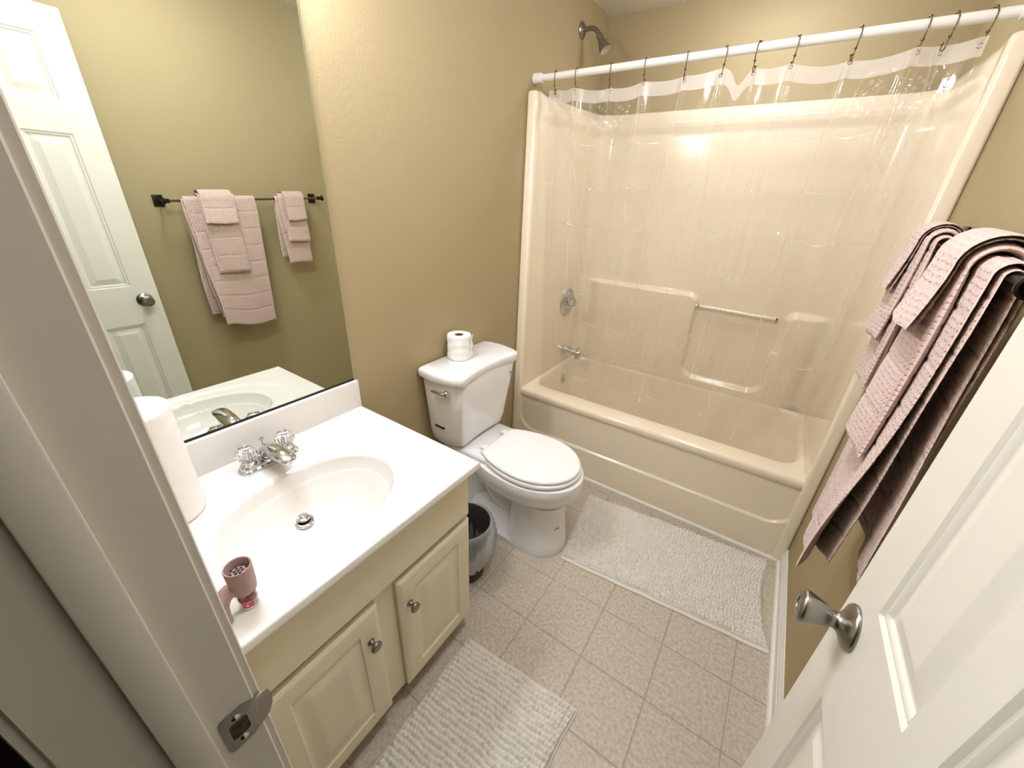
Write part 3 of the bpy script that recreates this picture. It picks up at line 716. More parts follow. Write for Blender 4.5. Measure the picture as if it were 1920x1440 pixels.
# spout: broad low body reaching over the bowl
rings = []
for xo, hw, zt_, zb_ in ((-0.024, 0.016, 0.020, 0.010), (-0.020, 0.022, 0.036, 0.008), (-0.010, 0.0255, 0.052, 0.008), (0.008, 0.0265, 0.064, 0.009), (0.030, 0.0262, 0.0715, 0.013), (0.055, 0.0255, 0.0750, 0.025), (0.080, 0.0245, 0.0750, 0.041), (0.105, 0.023, 0.0720, 0.050), (0.122, 0.0205, 0.0675, 0.0515), (0.130, 0.016, 0.0635, 0.0525), (0.133, 0.010, 0.060, 0.054)):
    ring_ = []
    for a_ in np.linspace(0, 2*PI, 28, endpoint=False):
        c, s = math.cos(a_), math.sin(a_)
        zz = (zt_+zb_)/2+(zt_-zb_)/2*math.copysign(abs(s)**0.8, s); yy = hw*math.copysign(abs(c)**0.75, c)*(1.0 if s < 0 else 1-0.25*s)
        ring_.append((FX+xo, FY+yy, FZ+zz))
    rings.append(ring_)
V, F = loft(rings); vf('spout', V, F, M_['chrome'], parent=fa, ang=50)
lathe('aerator', [(0.0105, 0), (0.0105, -0.012), (0.008, -0.0125), (0, -0.0115)], (FX+0.112, FY, FZ+0.054), (0, 0, 1), M_['chrome'], fa, 20)
lathe('lift_rod', [(0.0025, 0), (0.0025, 0.045), (0.004, 0.048), (0.007, 0.051), (0.0075, 0.055), (0.006, 0.058), (0, 0.059)], (FX-0.020, FY, FZ+0.012), (0, 0, 1), M_['chrome'], fa, 18)
for s in (-1, 1):
    hy_ = FY+s*0.051
    hb = lathe('handle_collar', [(0.019, 0.0), (0.0185, 0.006), (0.0145, 0.010), (0.010, 0.012), (0.010, 0.02), (0, 0.02)], (FX, hy_, FZ+0.0165), (0, 0, 1), M_['chrome'], fa, 24)
    prof = [(0, 0.0), (0.0145, 0.0), (0.0180, 0.006), (0.0255, 0.016), (0.0262, 0.022), (0.0225, 0.036), (0.0165, 0.0405), (0.0155, 0.0445), (0.0125, 0.0450), (0.0115, 0.0415), (0, 0.0415)]
    V, F = [], []
    base = Vector((FX, hy_, FZ+0.026)); n = 10
    for j, (r, h) in enumerate(prof):
        for i in range(n*2):
            a_ = PI*i/n; rr_ = r*(1.0 if (i % 2 == 0 or j in (0, 1, 7, 8, 9, 10)) else 0.925)
            V.append(base+Vector((rr_*math.cos(a_), rr_*math.sin(a_), h)))
    for j in range(len(prof)-1):
        for i in range(n*2): F.append((j*n*2+i, j*n*2+(i+1) % (n*2), (j+1)*n*2+(i+1) % (n*2), (j+1)*n*2+i))
    hk = vf('faucet_handle', V, F, M_['acrylic'], parent=fa, ang=12); hk['label'] = 'clear faceted acrylic knob'
    lathe('handle_screw', [(0, 0.0), (0.0058, 0.0), (0.0058, 0.0250), (0.0035, 0.027), (0, 0.027)], (FX, hy_, FZ+0.028), (0, 0, 1), M_['chrome'], hk, 14)

# ---- mirror
mi = thing('wall_mirror', 'large frameless wall mirror standing on the backsplash', 'mirror', (0.003, 0.6, CH+0.104))
MZ0, MZ1, MY1 = 0.8695, 1.93, 0.938
box('mirror_pane', 0.0008, 0.0058, Y1+0.002, MY1, MZ0, MZ1, M_['mirror'], mi)
box('bottom_strip', 0.0005, 0.0085, Y1+0.002, MY1+0.001, CH+0.1028, MZ0+0.0015, M_['dark'], mi)  # dark strip where the mirror meets the backsplash
box('side_edge', 0.0005, 0.0062, MY1+0.0001, MY1+0.0016, MZ0, MZ1, mat('mirror_edge_green', (120, 135, 112), 0.15, spec=0.8), mi)

# ---- vanity light over the mirror (above the frame)
vl = thing('vanity_light', 'three-globe chrome vanity light bar above the mirror', 'lamp', (0.0, 0.62, 2.06))
box('back_bar', 0.0005, 0.035, 0.38, 0.90, 2.03, 2.11, M_['chrome'], vl, 0.006)
for yy in (0.46, 0.64, 0.82):
    lathe('socket', [(0.026, 0), (0.026, 0.02), (0.022, 0.03)], (0.034, yy, 2.07), (1, 0, 0), M_['chrome'], vl, 20)
    V, F = sph_vf((0.105, yy, 2.07), 0.045, [], [], 24, 14); vf('bulb', V, F, M_['bulb'], parent=vl)
for (lx_, ly_, lz_), en in FILL_LAMPS:  # glowing domes added as fill; the room's own light is the vanity bar
    clt = thing('added_fill_lamp', 'round added fill light on the ceiling above the bathtub' if ly_ > 2 else 'round added fill light on the ceiling above the middle of the floor', 'lamp', (lx_, ly_, H))
    lathe('fill_rim', [(0.15, 0), (0.17, 0), (0.17, -0.022), (0.15, -0.022)], (lx_, ly_, H-0.001), (0, 0, 1), M_['white_rod'], clt, 40)
    lathe('fill_dome', [(0.148, -0.02), (0.146, -0.04), (0.13, -0.066), (0.10, -0.086), (0.05, -0.098), (0, -0.10)], (lx_, ly_, H-0.001), (0, 0, 1),
          mat('fill_dome_glow', (245, 244, 240), 0.4, emit=(0.98, 1.0, 1.12), estr=en), clt, 24)

# ---- paper towel roll on the counter
def paper_roll(name, label, cx, cy, z0, r, h, rc, wav=0.0, seed=1, tail=False):
    t = thing(name, label, 'paper towel' if r > 0.06 else 'toilet paper', (cx, cy, z0))
    n = 72; rg = np.random.default_rng(seed); ph = rg.uniform(0, 6, 6)
    def rad(a, z):
        rr_ = r+wav*(math.sin(3*a+ph[0])*0.4+math.sin(7*a+z*60+ph[1])*0.3+math.sin(z*170+ph[2]+2*math.sin(a*2))*0.5)
        return rr_
    hs = [0, 0.003, 0.006]+list(np.linspace(0.01, h-0.008, 40))+[h-0.004, h-0.001, h]
    rings = []
    rings.append([(rc, 0)]); V, F = [], []
    for k, zz in enumerate(hs):
        ins = 0.004 if k in (0, len(hs)-1) else (0.0012 if k in (1, len(hs)-2) else 0)
        for i in range(n):
            a_ = 2*PI*i/n; q = rad(a_, zz)-ins
            V.append((cx+q*math.cos(a_), cy+q*math.sin(a_), z0+zz))
    for zz in (h, h-0.0015*0, ):
        pass
    for rr_, zz in ((r*0.75+rc*0.25, h-0.0005), (r*0.5+rc*0.5, h+0.0005), (r*0.2+rc*0.8, h-0.0005), (rc, h-0.0015), (rc, 0.0), (r-0.004, 0)):
        for i in range(n):
            a_ = 2*PI*i/n; V.append((cx+rr_*math.cos(a_), cy+rr_*math.sin(a_), z0+zz))
    m = len(V)//n
    for j in range(m-1):
        for i in range(n): F.append((j*n+i, j*n+(i+1) % n, (j+1)*n+(i+1) % n, (j+1)*n+i))
    vf('paper', V, F, M_['paper'], parent=t, ang=50)
    V, F = lathe_vf([(rc-0.0002, 0.0), (rc-0.0002, h-0.002), (rc-0.0018, h-0.002), (rc-0.0018, 0.0)], (cx, cy, z0), (0, 0, 1), 32)
    vf('cardboard_core', V, F, M_['board'], parent=t)
    if tail:   # loose outer sheet end lifting off the roll
        P = []; zz = np.linspace(0.004, h-0.004, 30); aa = np.linspace(-0.6, -0.02, 14)+tail
        A, Zg = np.meshgrid(aa, zz, indexing='ij'); lift = 0.0008+0.006*((A-aa[0])/(aa[-1]-aa[0]))**3*(1+0.5*np.sin(Zg*140))
        me = grid_me(cx+(r+lift)*np.cos(A), cy+(r+lift)*np.sin(A), z0+Zg); link('loose_sheet', me, M_['paper'], t)
    return t
paper_roll('paper_towel_roll', 'tall white paper towel roll standing on the counter beside the mirror', 0.119, 0.347, CH+0.0005, 0.071, 0.277, 0.020, wav=0.0006, seed=2)

# ---- plug-in air freshener lying by the sink
af = thing('air_freshener', 'mauve plug-in air freshener with pink oil bottle on the counter corner', 'air freshener', (0.50, 0.345, CH))
ax_, ay_ = 0.500, 0.350
lathe('cup', [(0.0145, 0.026), (0.0190, 0.029), (0.0205, 0.040), (0.0212, 0.062), (0.0220, 0.086), (0.0214, 0.0875), (0.0196, 0.0868), (0.0186, 0.080), (0.0180, 0.0700)], (ax_, ay_, CH+0.012), (0.02, 0, 1), M_['mauve'], af, 40)
V, F = [], []
gr = bmesh.new()
rings_ = [(0.0, 0.0745)]
g = lathe('vent_dome', [(0.0185, 0.0685), (0.0152, 0.0690), (0.0145, 0.0722), (0.0100, 0.0750), (0.005, 0.0762), (0, 0.0765)], (ax_, ay_, CH+0.012), (0.02, 0, 1), M_['mauve'], af, 32)
gr.free()
holes = [(0, 0)]+[(0.0062*math.cos(a), 0.0062*math.sin(a)) for a in np.linspace(0, 2*PI, 6, endpoint=False)]+[(0.0122*math.cos(a+0.25), 0.0122*math.sin(a+0.25)) for a in np.linspace(0, 2*PI, 9, endpoint=False)]
V, F = [], []
for hx_, hy_ in holes:
    rr_ = math.hypot(hx_, hy_); zz = np.interp(rr_, [0, 0.005, 0.01, 0.015], [0.0765, 0.0762, 0.075, 0.0725])
    lathe_vf([(0, 0.0004), (0.00275, 0.0002), (0.0028, -0.0008)], (ax_+hx_+0.0015, ay_+hy_, CH+0.012+zz), (hx_*25, hy_*25, 1), 10, V, F)
vf('vent_holes', V, F, M_['dark'], parent=g)['kind'] = 'stuff'
bt = lathe('oil_bottle', [(0.0, 0.0), (0.0130, 0.0), (0.0150, 0.002), (0.0158, 0.010), (0.0175, 0.024), (0.0178, 0.034), (0.0160, 0.040), (0.0120, 0.042), (0.0110, 0.0425), (0.0148, 0.039), (0.0163, 0.033), (0.0160, 0.024), (0.0145, 0.010), (0.0135, 0.0035), (0, 0.003)], (ax_, ay_, CH+0.0004), (0, 0, 1), M_['glass'], af, 32)
lathe('pink_oil', [(0, 0.0034), (0.0130, 0.0038), (0.0141, 0.010), (0.0155, 0.021), (0.0, 0.0212)], (ax_, ay_, CH+0.0004), (0, 0, 1), M_['red'], bt, 28)
# curved body with the plug, arching from the cup down to the counter
pts = [(ax_-0.002, ay_-0.010, 0.050), (ax_-0.002, ay_-0.022, 0.054), (ax_-0.001, ay_-0.031, 0.051), (ax_+0.001, ay_-0.037, 0.044), (ax_+0.002, ay_-0.040, 0.034), (ax_+0.003, ay_-0.041, 0.020), (ax_+0.004, ay_-0.041, 0.003)]
rings = []
for i, p in enumerate(pts):
    d = Vector(pts[min(i+1, len(pts)-1)])-Vector(pts[max(i-1, 0)]); d.normalize()
    wv = Vector((1.0, 0.12, 0)); wv = (wv-d*wv.dot(d)).normalized(); nv = d.cross(wv)
    hw, ht = (0.0135, 0.0078)
    rr_ = []
    for k in range(20):
        a_ = 2*PI*k/20; c, s = math.cos(a_), math.sin(a_)
        rr_.append(Vector(p)+Vector((0, 0, CH))+wv*hw*math.copysign(abs(c)**0.3, c)+nv*ht*math.copysign(abs(s)**0.3, s))
    rings.append(rr_)
V, F = loft(rings); vf('arm', V, F, M_['mauve'], parent=af, ang=50)
for k in (-1, 1):
    c0 = Vector((ax_-0.004, ay_-0.046, CH+0.026))+Vector((0.86, 0.5, 0))*0.006*k
    bm = bmesh.new(); add_box(bm, -0.0008, 0.0008, -0.014, 0, -0.003, 0.003, 0.0003, 1, Matrix.Translation(c0)@Matrix.Rotation(0.5, 4, 'Z'))
    link('plug_prong', bmme(bm), M_['chrome'], af)
V, F = sph_vf((ax_-0.0125, ay_-0.046, CH+0.033), 0.0035, [], [], 10, 6); vf('control_wheel', V, F, M_['dark'], parent=af)

# ================================================================== TOILET
TY = 1.462
to = thing('toilet', 'white two-piece toilet with closed lid between the vanity and the tub', 'toilet', (0.35, TY, 0))
def tank_ring(z, x0, xf, hw, r, conc, n=16):
    """plan outline: flat back, bowed ends, front edge hollow in the middle; hw half width"""
    pts = []
    m = 26
    for k in range(m+1):                        # front edge from +y to -y
        t = 1-2*k/m; y = t*hw
        edge = abs(t)
        xx = xf-conc*(1-edge**2)*1.0
        rr = max(0, (edge-(1-r/hw))/(r/hw)); xx -= r*0.9*(1-math.sqrt(max(0, 1-rr*rr)))
        pts.append((xx, TY+y, z))
    for k in range(1, 9): t = k/9; pts.append((pts[m][0]*(1-t)+x0*t, TY-hw-0.012*math.sin(PI*t), z))
    for k in range(9): t = k/8; pts.append((x0, TY-hw+2*hw*t, z))
    xe = pts[0][0]
    for k in range(1, 9): t = k/9; pts.append((x0*(1-t)+xe*t, TY+hw+0.012*math.sin(PI*t), z))
    return pts
R_ = []
for z, xf, hw in ((0.438, 0.165, 0.150), (0.442, 0.18, 0.162), (0.455, 0.190, 0.170), (0.50, 0.197, 0.180), (0.65, 0.212, 0.196), (0.775, 0.224, 0.210), (0.782, 0.222, 0.209)):
    R_.append(tank_ring(z, 0.02, xf, hw, 0.045, 0.012))
V, F = loft(R_); vf('tank', V, F, M_['china'], parent=to, ang=50)
R_ = []
for z, g in ((0.776, -0.004), (0.778, 0.003), (0.784, 0.007), (0.806, 0.008), (0.814, 0.005), (0.819, -0.002), (0.821, -0.012)):
    R_.append(tank_ring(z, 0.014-g*0.3, 0.236+g, 0.220+g, 0.06, 0.030))
V, F = loft(R_); vf('tank_lid', V, F, M_['china'], parent=to, ang=50)
# side-mounted flush lever on the end facing the vanity
ly = TY-0.226
def end_y(z): return TY-np.interp(z, [0.5, 0.65, 0.775], [0.180, 0.196, 0.210])-0.0125
lz = 0.735; lx = 0.155; yy = float(end_y(lz))
lv = lathe('flush_lever', [(0, 0.012), (0.009, 0.011), (0.0125, 0.007), (0.014, 0.0)], (lx, yy+0.002, lz), (0, -1, 0), M_['chrome'], to, 24)
V, F = tube_vf([(lx, yy-0.010, lz), (lx-0.014, yy-0.013, lz+0.002), (lx-0.035, yy-0.015, lz+0.003), (lx-0.060, yy-0.015, lz+0.001), (lx-0.068, yy-0.014, lz)], [0.0065, 0.007, 0.0062, 0.0062, 0.004], 14)
vf('lever_arm', V, F, M_['chrome'], parent=lv)
zz = 0.545; yy = float(end_y(zz))
bx = box('ink_line', 0.065, 0.118, yy-0.0012, yy+0.004, zz-0.005, zz+0.005, M_['dark'], to); bx['label'] = 'short black horizontal mark'
bx2 = lathe('sticker', [(0, 0.0014), (0.011, 0.0012), (0.011, 0)], (0.2155, TY+0.165, 0.722), (1, 0, 0), mat('sticker_grey', (196, 204, 204), 0.4), to, 24); bx2['label'] = 'small round sticker'
lathe('sticker_dot', [(0, 0.002), (0.0035, 0.002), (0.0035, 0)], (0.2158, TY+0.165, 0.722), (1, 0, 0), M_['dark'], bx2, 14)

def egg(xb, xt, hw, z, n=56, xc=None, back=None, sq=2.0):
    """outline from its back x to its tip x; back: half width kept at the straight rear edge"""
    xc = xc if xc is not None else (xb+xt)/2
    pts = []
    for k in range(n):
        a_ = 2*PI*k/n; c, s = math.cos(a_), math.sin(a_)
        if c >= 0: x_, y_ = xc+(xt-xc)*c, hw*s
        else:
            if back is None: x_, y_ = xc+(xc-xb)*c, hw*s
            else:
                ra = (xc-xb)/math.sqrt(max(1e-6, 1-(back/hw)**2)); x_ = xc+ra*c; y_ = hw*s
                if x_ < xb: x_ = xb; y_ = math.copysign(min(abs(y_), back)*1.0, s) if abs(s) > 1e-9 else 0
                if x_ == xb: y_ = back*math.sin(PI/2*min(1, abs(s)/(back/hw)))*(1 if s >= 0 else -1)
        pts.append((x_, TY+y_, z))
    return pts
V, F = [], []
def addl(rings):
    v, f = loft(rings); s0 = len(V); V.extend(v); F.extend(tuple(i+s0 for i in q) for q in f)
addl([egg(0.16, 0.610, 0.100, 0.225, xc=0.42), egg(0.14, 0.640, 0.120, 0.25, xc=0.43), egg(0.12, 0.672, 0.150, 0.29, xc=0.44), egg(0.11, 0.692, 0.172, 0.325, xc=0.45),
      egg(0.11, 0.702, 0.184, 0.355, xc=0.46), egg(0.11, 0.704, 0.187, 0.385, xc=0.46), egg(0.11, 0.700, 0.184, 0.402, xc=0.46), egg(0.12, 0.690, 0.172, 0.408, xc=0.46)])
# pedestal front
def ped(x0, x1, hw, z, r): return rrect(x0, x1, TY-hw, TY+hw, r, z, 10)
addl([ped(0.34, 0.662, 0.128, 0.0, 0.125), ped(0.34, 0.664, 0.130, 0.012, 0.126), ped(0.36, 0.655, 0.122, 0.05, 0.118), ped(0.375, 0.643, 0.112, 0.13, 0.108), ped(0.38, 0.640, 0.110, 0.20, 0.105), ped(0.38, 0.650, 0.118, 0.27, 0.11)])
# foot plate
addl([ped(0.13, 0.50, 0.128, 0.0, 0.05), ped(0.13, 0.50, 0.128, 0.022, 0.05), ped(0.15, 0.48, 0.10, 0.045, 0.05), ped(0.17, 0.46, 0.07, 0.12, 0.05)])
# rear deck under the tank
addl([rrect(0.05, 0.33, TY-0.10, TY+0.10, 0.04, 0.30, 8), rrect(0.035, 0.34, TY-0.125, TY+0.125, 0.05, 0.36, 8), rrect(0.03, 0.34, TY-0.150, TY+0.150, 0.05, 0.40, 8), rrect(0.032, 0.335, TY-0.148, TY+0.148, 0.05, 0.425, 8), rrect(0.04, 0.325, TY-0.14, TY+0.14, 0.05, 0.432, 8)])
# trapway
tp = [(0.45, TY, 0.17), (0.38, TY, 0.14), (0.32, TY, 0.17), (0.27, TY, 0.24), (0.21, TY, 0.27), (0.165, TY, 0.22), (0.15, TY, 0.13), (0.15, TY, 0.03)]
v, f = tube_vf(tp, [0.06, 0.07, 0.078, 0.08, 0.078, 0.072, 0.066, 0.07], 22); s0 = len(V); V.extend(v); F.extend(tuple(i+s0 for i in q) for q in f)
vf('bowl', V, F, M_['china'], parent=to, ang=45)
V, F = loft([egg(0.262, 0.684, 0.178, 0.411, xc=0.47, back=0.118), egg(0.260, 0.688, 0.181, 0.416, xc=0.47, back=0.120), egg(0.260, 0.688, 0.181, 0.424, xc=0.47, back=0.120), egg(0.263, 0.683, 0.177, 0.429, xc=0.47, back=0.118)])
vf('seat', V, F, M_['seat'], parent=to, ang=50)
V, F = loft([egg(0.262, 0.678, 0.172, 0.4315, xc=0.47, back=0.117), egg(0.261, 0.681, 0.175, 0.435, xc=0.47, back=0.118), egg(0.261, 0.681, 0.175, 0.442, xc=0.47, back=0.118), egg(0.264, 0.676, 0.171, 0.4465, xc=0.47, back=0.116),
             egg(0.272, 0.664, 0.162, 0.4485, xc=0.47, back=0.108), egg(0.30, 0.63, 0.13, 0.450, xc=0.47, back=0.09), egg(0.38, 0.56, 0.06, 0.4508, xc=0.47, back=0.04)])
vf('seat_lid', V, F, M_['seat'], parent=to, ang=50)
for s in (-1, 1): box('seat_hinge', 0.235, 0.275, TY+s*0.078-0.018, TY+s*0.078+0.018, 0.430, 0.447, M_['seat'], to, 0.005)
for s in (-1, 1):
    lathe('bolt_cap', [(0.018, 0), (0.0175, 0.012), (0.012, 0.021), (0, 0.024)], (0.27, TY+s*0.102, 0.034), (0, 0, 1), M_['china'], to, 20)
mk = box('maker_mark', 0.0, 0.0002, -0.014, 0.014, -0.0022, 0.0022, M_['label_blue'], to); mk['label'] = 'faint printed mark'
mk.location = Vector((0.6375, TY-0.045, 0.145))-ROOT[to]; mk.rotation_euler = (0, math.radians(-6), math.radians(-24))
mk.data.transform(Matrix.Translation(ROOT[to]))

paper_roll('toilet_paper_roll', 'white toilet paper roll standing on the toilet tank lid', 0.072, 1.425, 0.8217, 0.052, 0.108, 0.019, wav=0.0016, seed=5, tail=0.9)

# ---- trash can with liner
tc = thing('trash_can', 'dark grey plastic trash can with a clear liner between vanity and toilet', 'trash can', (0.365, 1.112, 0))
tcx, tcy = 0.365, 1.112
lathe('can', [(0, 0.004), (0.078, 0.004), (0.080, 0.0005), (0.082, 0.003), (0.102, 0.265), (0.106, 0.272), (0.104, 0.276), (0.099, 0.270), (0.079, 0.008), (0, 0.007)], (tcx, tcy, 0), (0, 0, 1), M_['can'], tc, 44)
n = 120; A = np.linspace(0, 2*PI, n, endpoint=False)
lev = [(0.070, 0.03), (0.084, 0.10), (0.092, 0.18), (0.098, 0.255), (0.1035, 0.281), (0.1105, 0.280), (0.1195, 0.262), (0.1245, 0.230), (0.127, 0.195), (0.126, 0.160), (0.119, 0.130), (0.112, 0.105)]
rr_ = np.array([l[0] for l in lev])[:, None]; zz = np.array([l[1] for l in lev])[:, None]
wv = 0.0035*np.sin(A*9+zz*40)+0.0025*np.sin(A*17+zz*70+1)+0.0015*np.sin(A*31+2)
sc = np.array([0.2, 0.3, 0.3, 0.15, 0.05, 0.15, 0.6, 0.9, 1.0, 1.2, 1.3, 1.6])[:, None]
Rr = rr_+np.abs(wv)*sc*1.2; Zz = zz+0.006*np.sin(A*3+1)*(sc > 0.5)+0.004*np.sin(A*11)*(sc > 1.1)
link('liner', grid_me(tcx+Rr*np.cos(A), tcy+Rr*np.sin(A), Zz+0*A, wrap=True), M_['bag'], tc)

# ================================================================== BATH MATS
def bath_mat(label, c00, c10, c11, c01, step, bow=0.0, seed=1, rows_along='u'):
    """corners: (u0v0),(u1v0),(u1v1),(u0v1)"""
    c00, c10, c11, c01 = [np.array(c) for c in (c00, c10, c11, c01)]
    lu = np.linalg.norm(c10-c00); lv_ = np.linalg.norm(c01-c00)
    nu, nv = int(lu/step), int(lv_/step)
    U, Vv = np.meshgrid(np.linspace(0, 1, nu), np.linspace(0, 1, nv), indexing='ij')
    rg = np.random.default_rng(seed)
    s, t = U*lu, Vv*lv_
    if rows_along == 'v': s, t = t, s
    # rows wander a little
    tt = t+0.0022*np.sin(s*21+1)+0.0012*np.sin(s*57+t*30)+0.0008*np.sin(s*150+t*70)
    pitch = 0.0165; row = np.floor(tt/pitch).astype(int); fr = tt/pitch-row
    phase = rg.uniform(0, 1, row.max()-row.min()+3)[row-row.min()]
    pp = 0.0135*(1+0.12*np.sin(row*1.7)); col = s/pp+phase; ci = np.floor(col).astype(int); fc_ = col-ci
    hsh = np.modf(np.abs(np.sin(row*127.1+ci*311.7)*43758.5))[0]
    h = 0.0175*np.sqrt(np.clip(1-(2*fr-1)**2, 0, 1))*(0.22+0.78*np.sqrt(np.clip(1-(2*fc_-1)**2, 0, 1)))*(0.7+0.5*hsh)
    h += 0.0014*np.sin(s*11+t*7)+0.0010*np.sin(s*5-t*13)
    e = np.minimum(np.minimum(s, s.max()-s), np.minimum(t, t.max()-t))
    eh = np.minimum(np.minimum(s, s.max()-s), np.minimum(t-0.009, t.max()-t)); hem = sst(0.002, 0.007, eh); base = 0.004
    Z = base+hem*(0.004+h)+(1-hem)*0.001
    Z = np.where(e < 1e-6, 0.0008, Z)
    bend = bow*np.sin(PI*Vv)*U**3
    wob = 0.0022*np.sin(s*40)+0.002*np.sin(t*33+1)
    P = ((1-U)*(1-Vv))[..., None]*c00+(U*(1-Vv))[..., None]*c10+(U*Vv)[..., None]*c11+((1-U)*Vv)[..., None]*c01
    X = P[..., 0]+bend+wob*0.7; Y = P[..., 1]+wob*0.6
    cen = (float(P[..., 0].mean()), float(P[..., 1].mean()), 0.0)
    th_ = thing('bath_mat', label, 'bath mat', cen)
    link('chenille_pile', grid_me(X, Y, Z), M_['mat'], th_)
    # stitched hem band under the pile
    k = np.array([0, 1]); 
    edge = np.concatenate([np.stack([X[:, 0], Y[:, 0]], 1), np.stack([X[-1, 1:], Y[-1, 1:]], 1), np.stack([X[-2::-1, -1], Y[-2::-1, -1]], 1), np.stack([X[0, -2:0:-1], Y[0, -2:0:-1]], 1)])[::4]
    V, F = tube_vf([(p[0], p[1], 0.0026) for p in edge], 0.0022, 6, closed=True)
    vf('hem', V, F, M_['hem'], parent=th_)
bath_mat('cream chenille bath mat lying along the front of the tub', (0.680, 1.402), (1.492, 1.482), (1.470, 1.958), (0.610, 1.866), 0.0021, bow=-0.030, seed=1)
bath_mat('cream chenille bath mat on the floor in front of the vanity', (0.585, 0.285), (1.000, 0.300), (0.997, 0.915), (0.572, 0.885), 0.0021, bow=-0.014, seed=4)

# ================================================================== TOWEL BAR AND TOWELS
BY0, BY1 = 0.968, 1.815
def bar_at(y): t = (y-BY0)/(BY1-BY0); return 1.408+0.038*t, 1.392+0.034*t
tb = thing('towel_bar', 'dark metal towel bar with round end knobs on the right wall', 'towel rail', (W, 1.39, 1.41))
xa, za = bar_at(BY0); xb_, zb_ = bar_at(BY1)
V, F = tube_vf([(xa, BY0, za), (xb_, BY1, zb_)], 0.0055, 16); vf('rail', V, F, M_['rodbar'], parent=tb)
for y in (BY0, BY1):
    bx_, bz_ = bar_at(y); s = -1 if y == BY0 else 1
    lathe('end_knob', [(0, -0.010), (0.011, -0.009), (0.0155, -0.004), (0.0160, 0.002), (0.013, 0.004), (0.0125, 0.001), (0.009, 0.001), (0.008, 0.005), (0, 0.006)], (bx_, y, bz_), (0, s, 0), M_['bronze'], tb, 28)
for y in (BY0+0.014, BY1-0.028):
    bx_, bz_ = bar_at(y)
    pl = box('wall_plate', W-0.006, W-0.0003, y-0.022, y+0.022, bz_-0.030, bz_+0.024, M_['bronze'], tb, 0.002)
    bm = bmesh.new(); add_box(bm, bx_-0.006, W-0.004, y-0.007, y+0.007, bz_-0.004, bz_+0.006, 0.001, 1)
    add_box(bm, bx_-0.010, bx_+0.010, y-0.009, y+0.009, bz_-0.010, bz_+0.010, 0.002, 1)
    link('arm', sharp(bmme(bm)), M_['bronze'], tb)

def arc_path(front_drop, back_drop, r, flare_f=0.0, flare_b=0.0, step=0.004, fx=None):
    """(dx, dz) relative to the bar centre, from the front hem over the bar to the back hem; -x is into the room"""
    P = []
    nf = int(front_drop/step)
    for k in range(nf): t = 1-k/nf; P.append((-r-flare_f*t**1.3, -front_drop*t))
    for a_ in np.linspace(PI, 0, max(8, int(PI*r/step))): P.append((r*math.cos(a_), r*math.sin(a_)))
    nb_ = int(back_drop/step)
    for k in range(1, nb_+1): t = k/nb_; P.append((r+flare_b*t, -back_drop*t))
    return np.array(P)

def sheet(path, y0f, y1f, thick, waves=None, crease=0.088, cr0=0.0, round_side=10, n=None, vcr=()):
    """closed cushion-like cloth layer. y0f,y1f: y limits as functions of s (0 front hem .. 1 back hem)"""
    seg = np.sqrt((np.diff(path, axis=0)**2).sum(1)); s = np.concatenate([[0], np.cumsum(seg)]); L = s[-1]; sn = s/L
    wy = float(np.mean([y1f(q)-y0f(q) for q in (0, 0.5, 1)])); n = n or max(14, int(wy/0.0042))
    vv = np.linspace(0, 1, n)
    # crowd columns at the sides for the rounding
    vv = 0.5-0.5*np.cos(PI*vv)*(0.25)-0.0*vv+(vv-0.5)*0.75
    S, Vv = np.meshgrid(s, vv, indexing='ij'); SN = S/L
    ya = np.array([y0f(q) for q in sn])[:, None]; yb = np.array([y1f(q) for q in sn])[:, None]
    Y = ya+(yb-ya)*Vv
    bx_ = 1.408+0.038*(Y-BY0)/(BY1-BY0); bz_ = 1.392+0.034*(Y-BY0)/(BY1-BY0)
    X = bx_+path[:, 0][:, None]; Z = bz_+path[:, 1][:, None]
    if waves is not None:
        dx, dy, dz = waves(S, Vv, SN, L); X = X+dx; Y = Y+dy; Z = Z+dz
    P = np.stack([X, Y, Z], -1)
    du = np.gradient(P, axis=0); dv = np.gradient(P, axis=1); N = np.cross(dv, du); N /= np.linalg.norm(N, axis=-1, keepdims=True)+1e-12
    # outward = away from the bar on the front side
    if N[3, n//2, 0] > 0: N = -N
    prof = (1-np.abs(2*Vv-1)**round_side)**0.5*np.clip(np.minimum(S, L-S)/(thick*0.6)+0.12, 0, 1)**0.5
    half = thick/2*prof*(0.55+0.45*np.clip(-path[:, 1]/0.08, 0, 1))[:, None]
    cr = np.abs(((S-cr0)/crease+0.5) % 1-0.5)*crease
    g = -0.0030*np.exp(-(cr/0.0034)**2)
    for v0 in vcr: g = g-0.0034*np.exp(-((Y-ya-v0)/0.0042)**2)
    puff = 0.0014*np.sin(S*2*PI/crease)*0+0.0007*np.sin(S*310)*np.sin(Y*420)
    A = P+N*(half+(g+puff)*prof)[..., None]; B = P-N*(half+(g+puff)*prof)[..., None]
    uv = np.stack([S, Y], -1)
    return A, B, uv

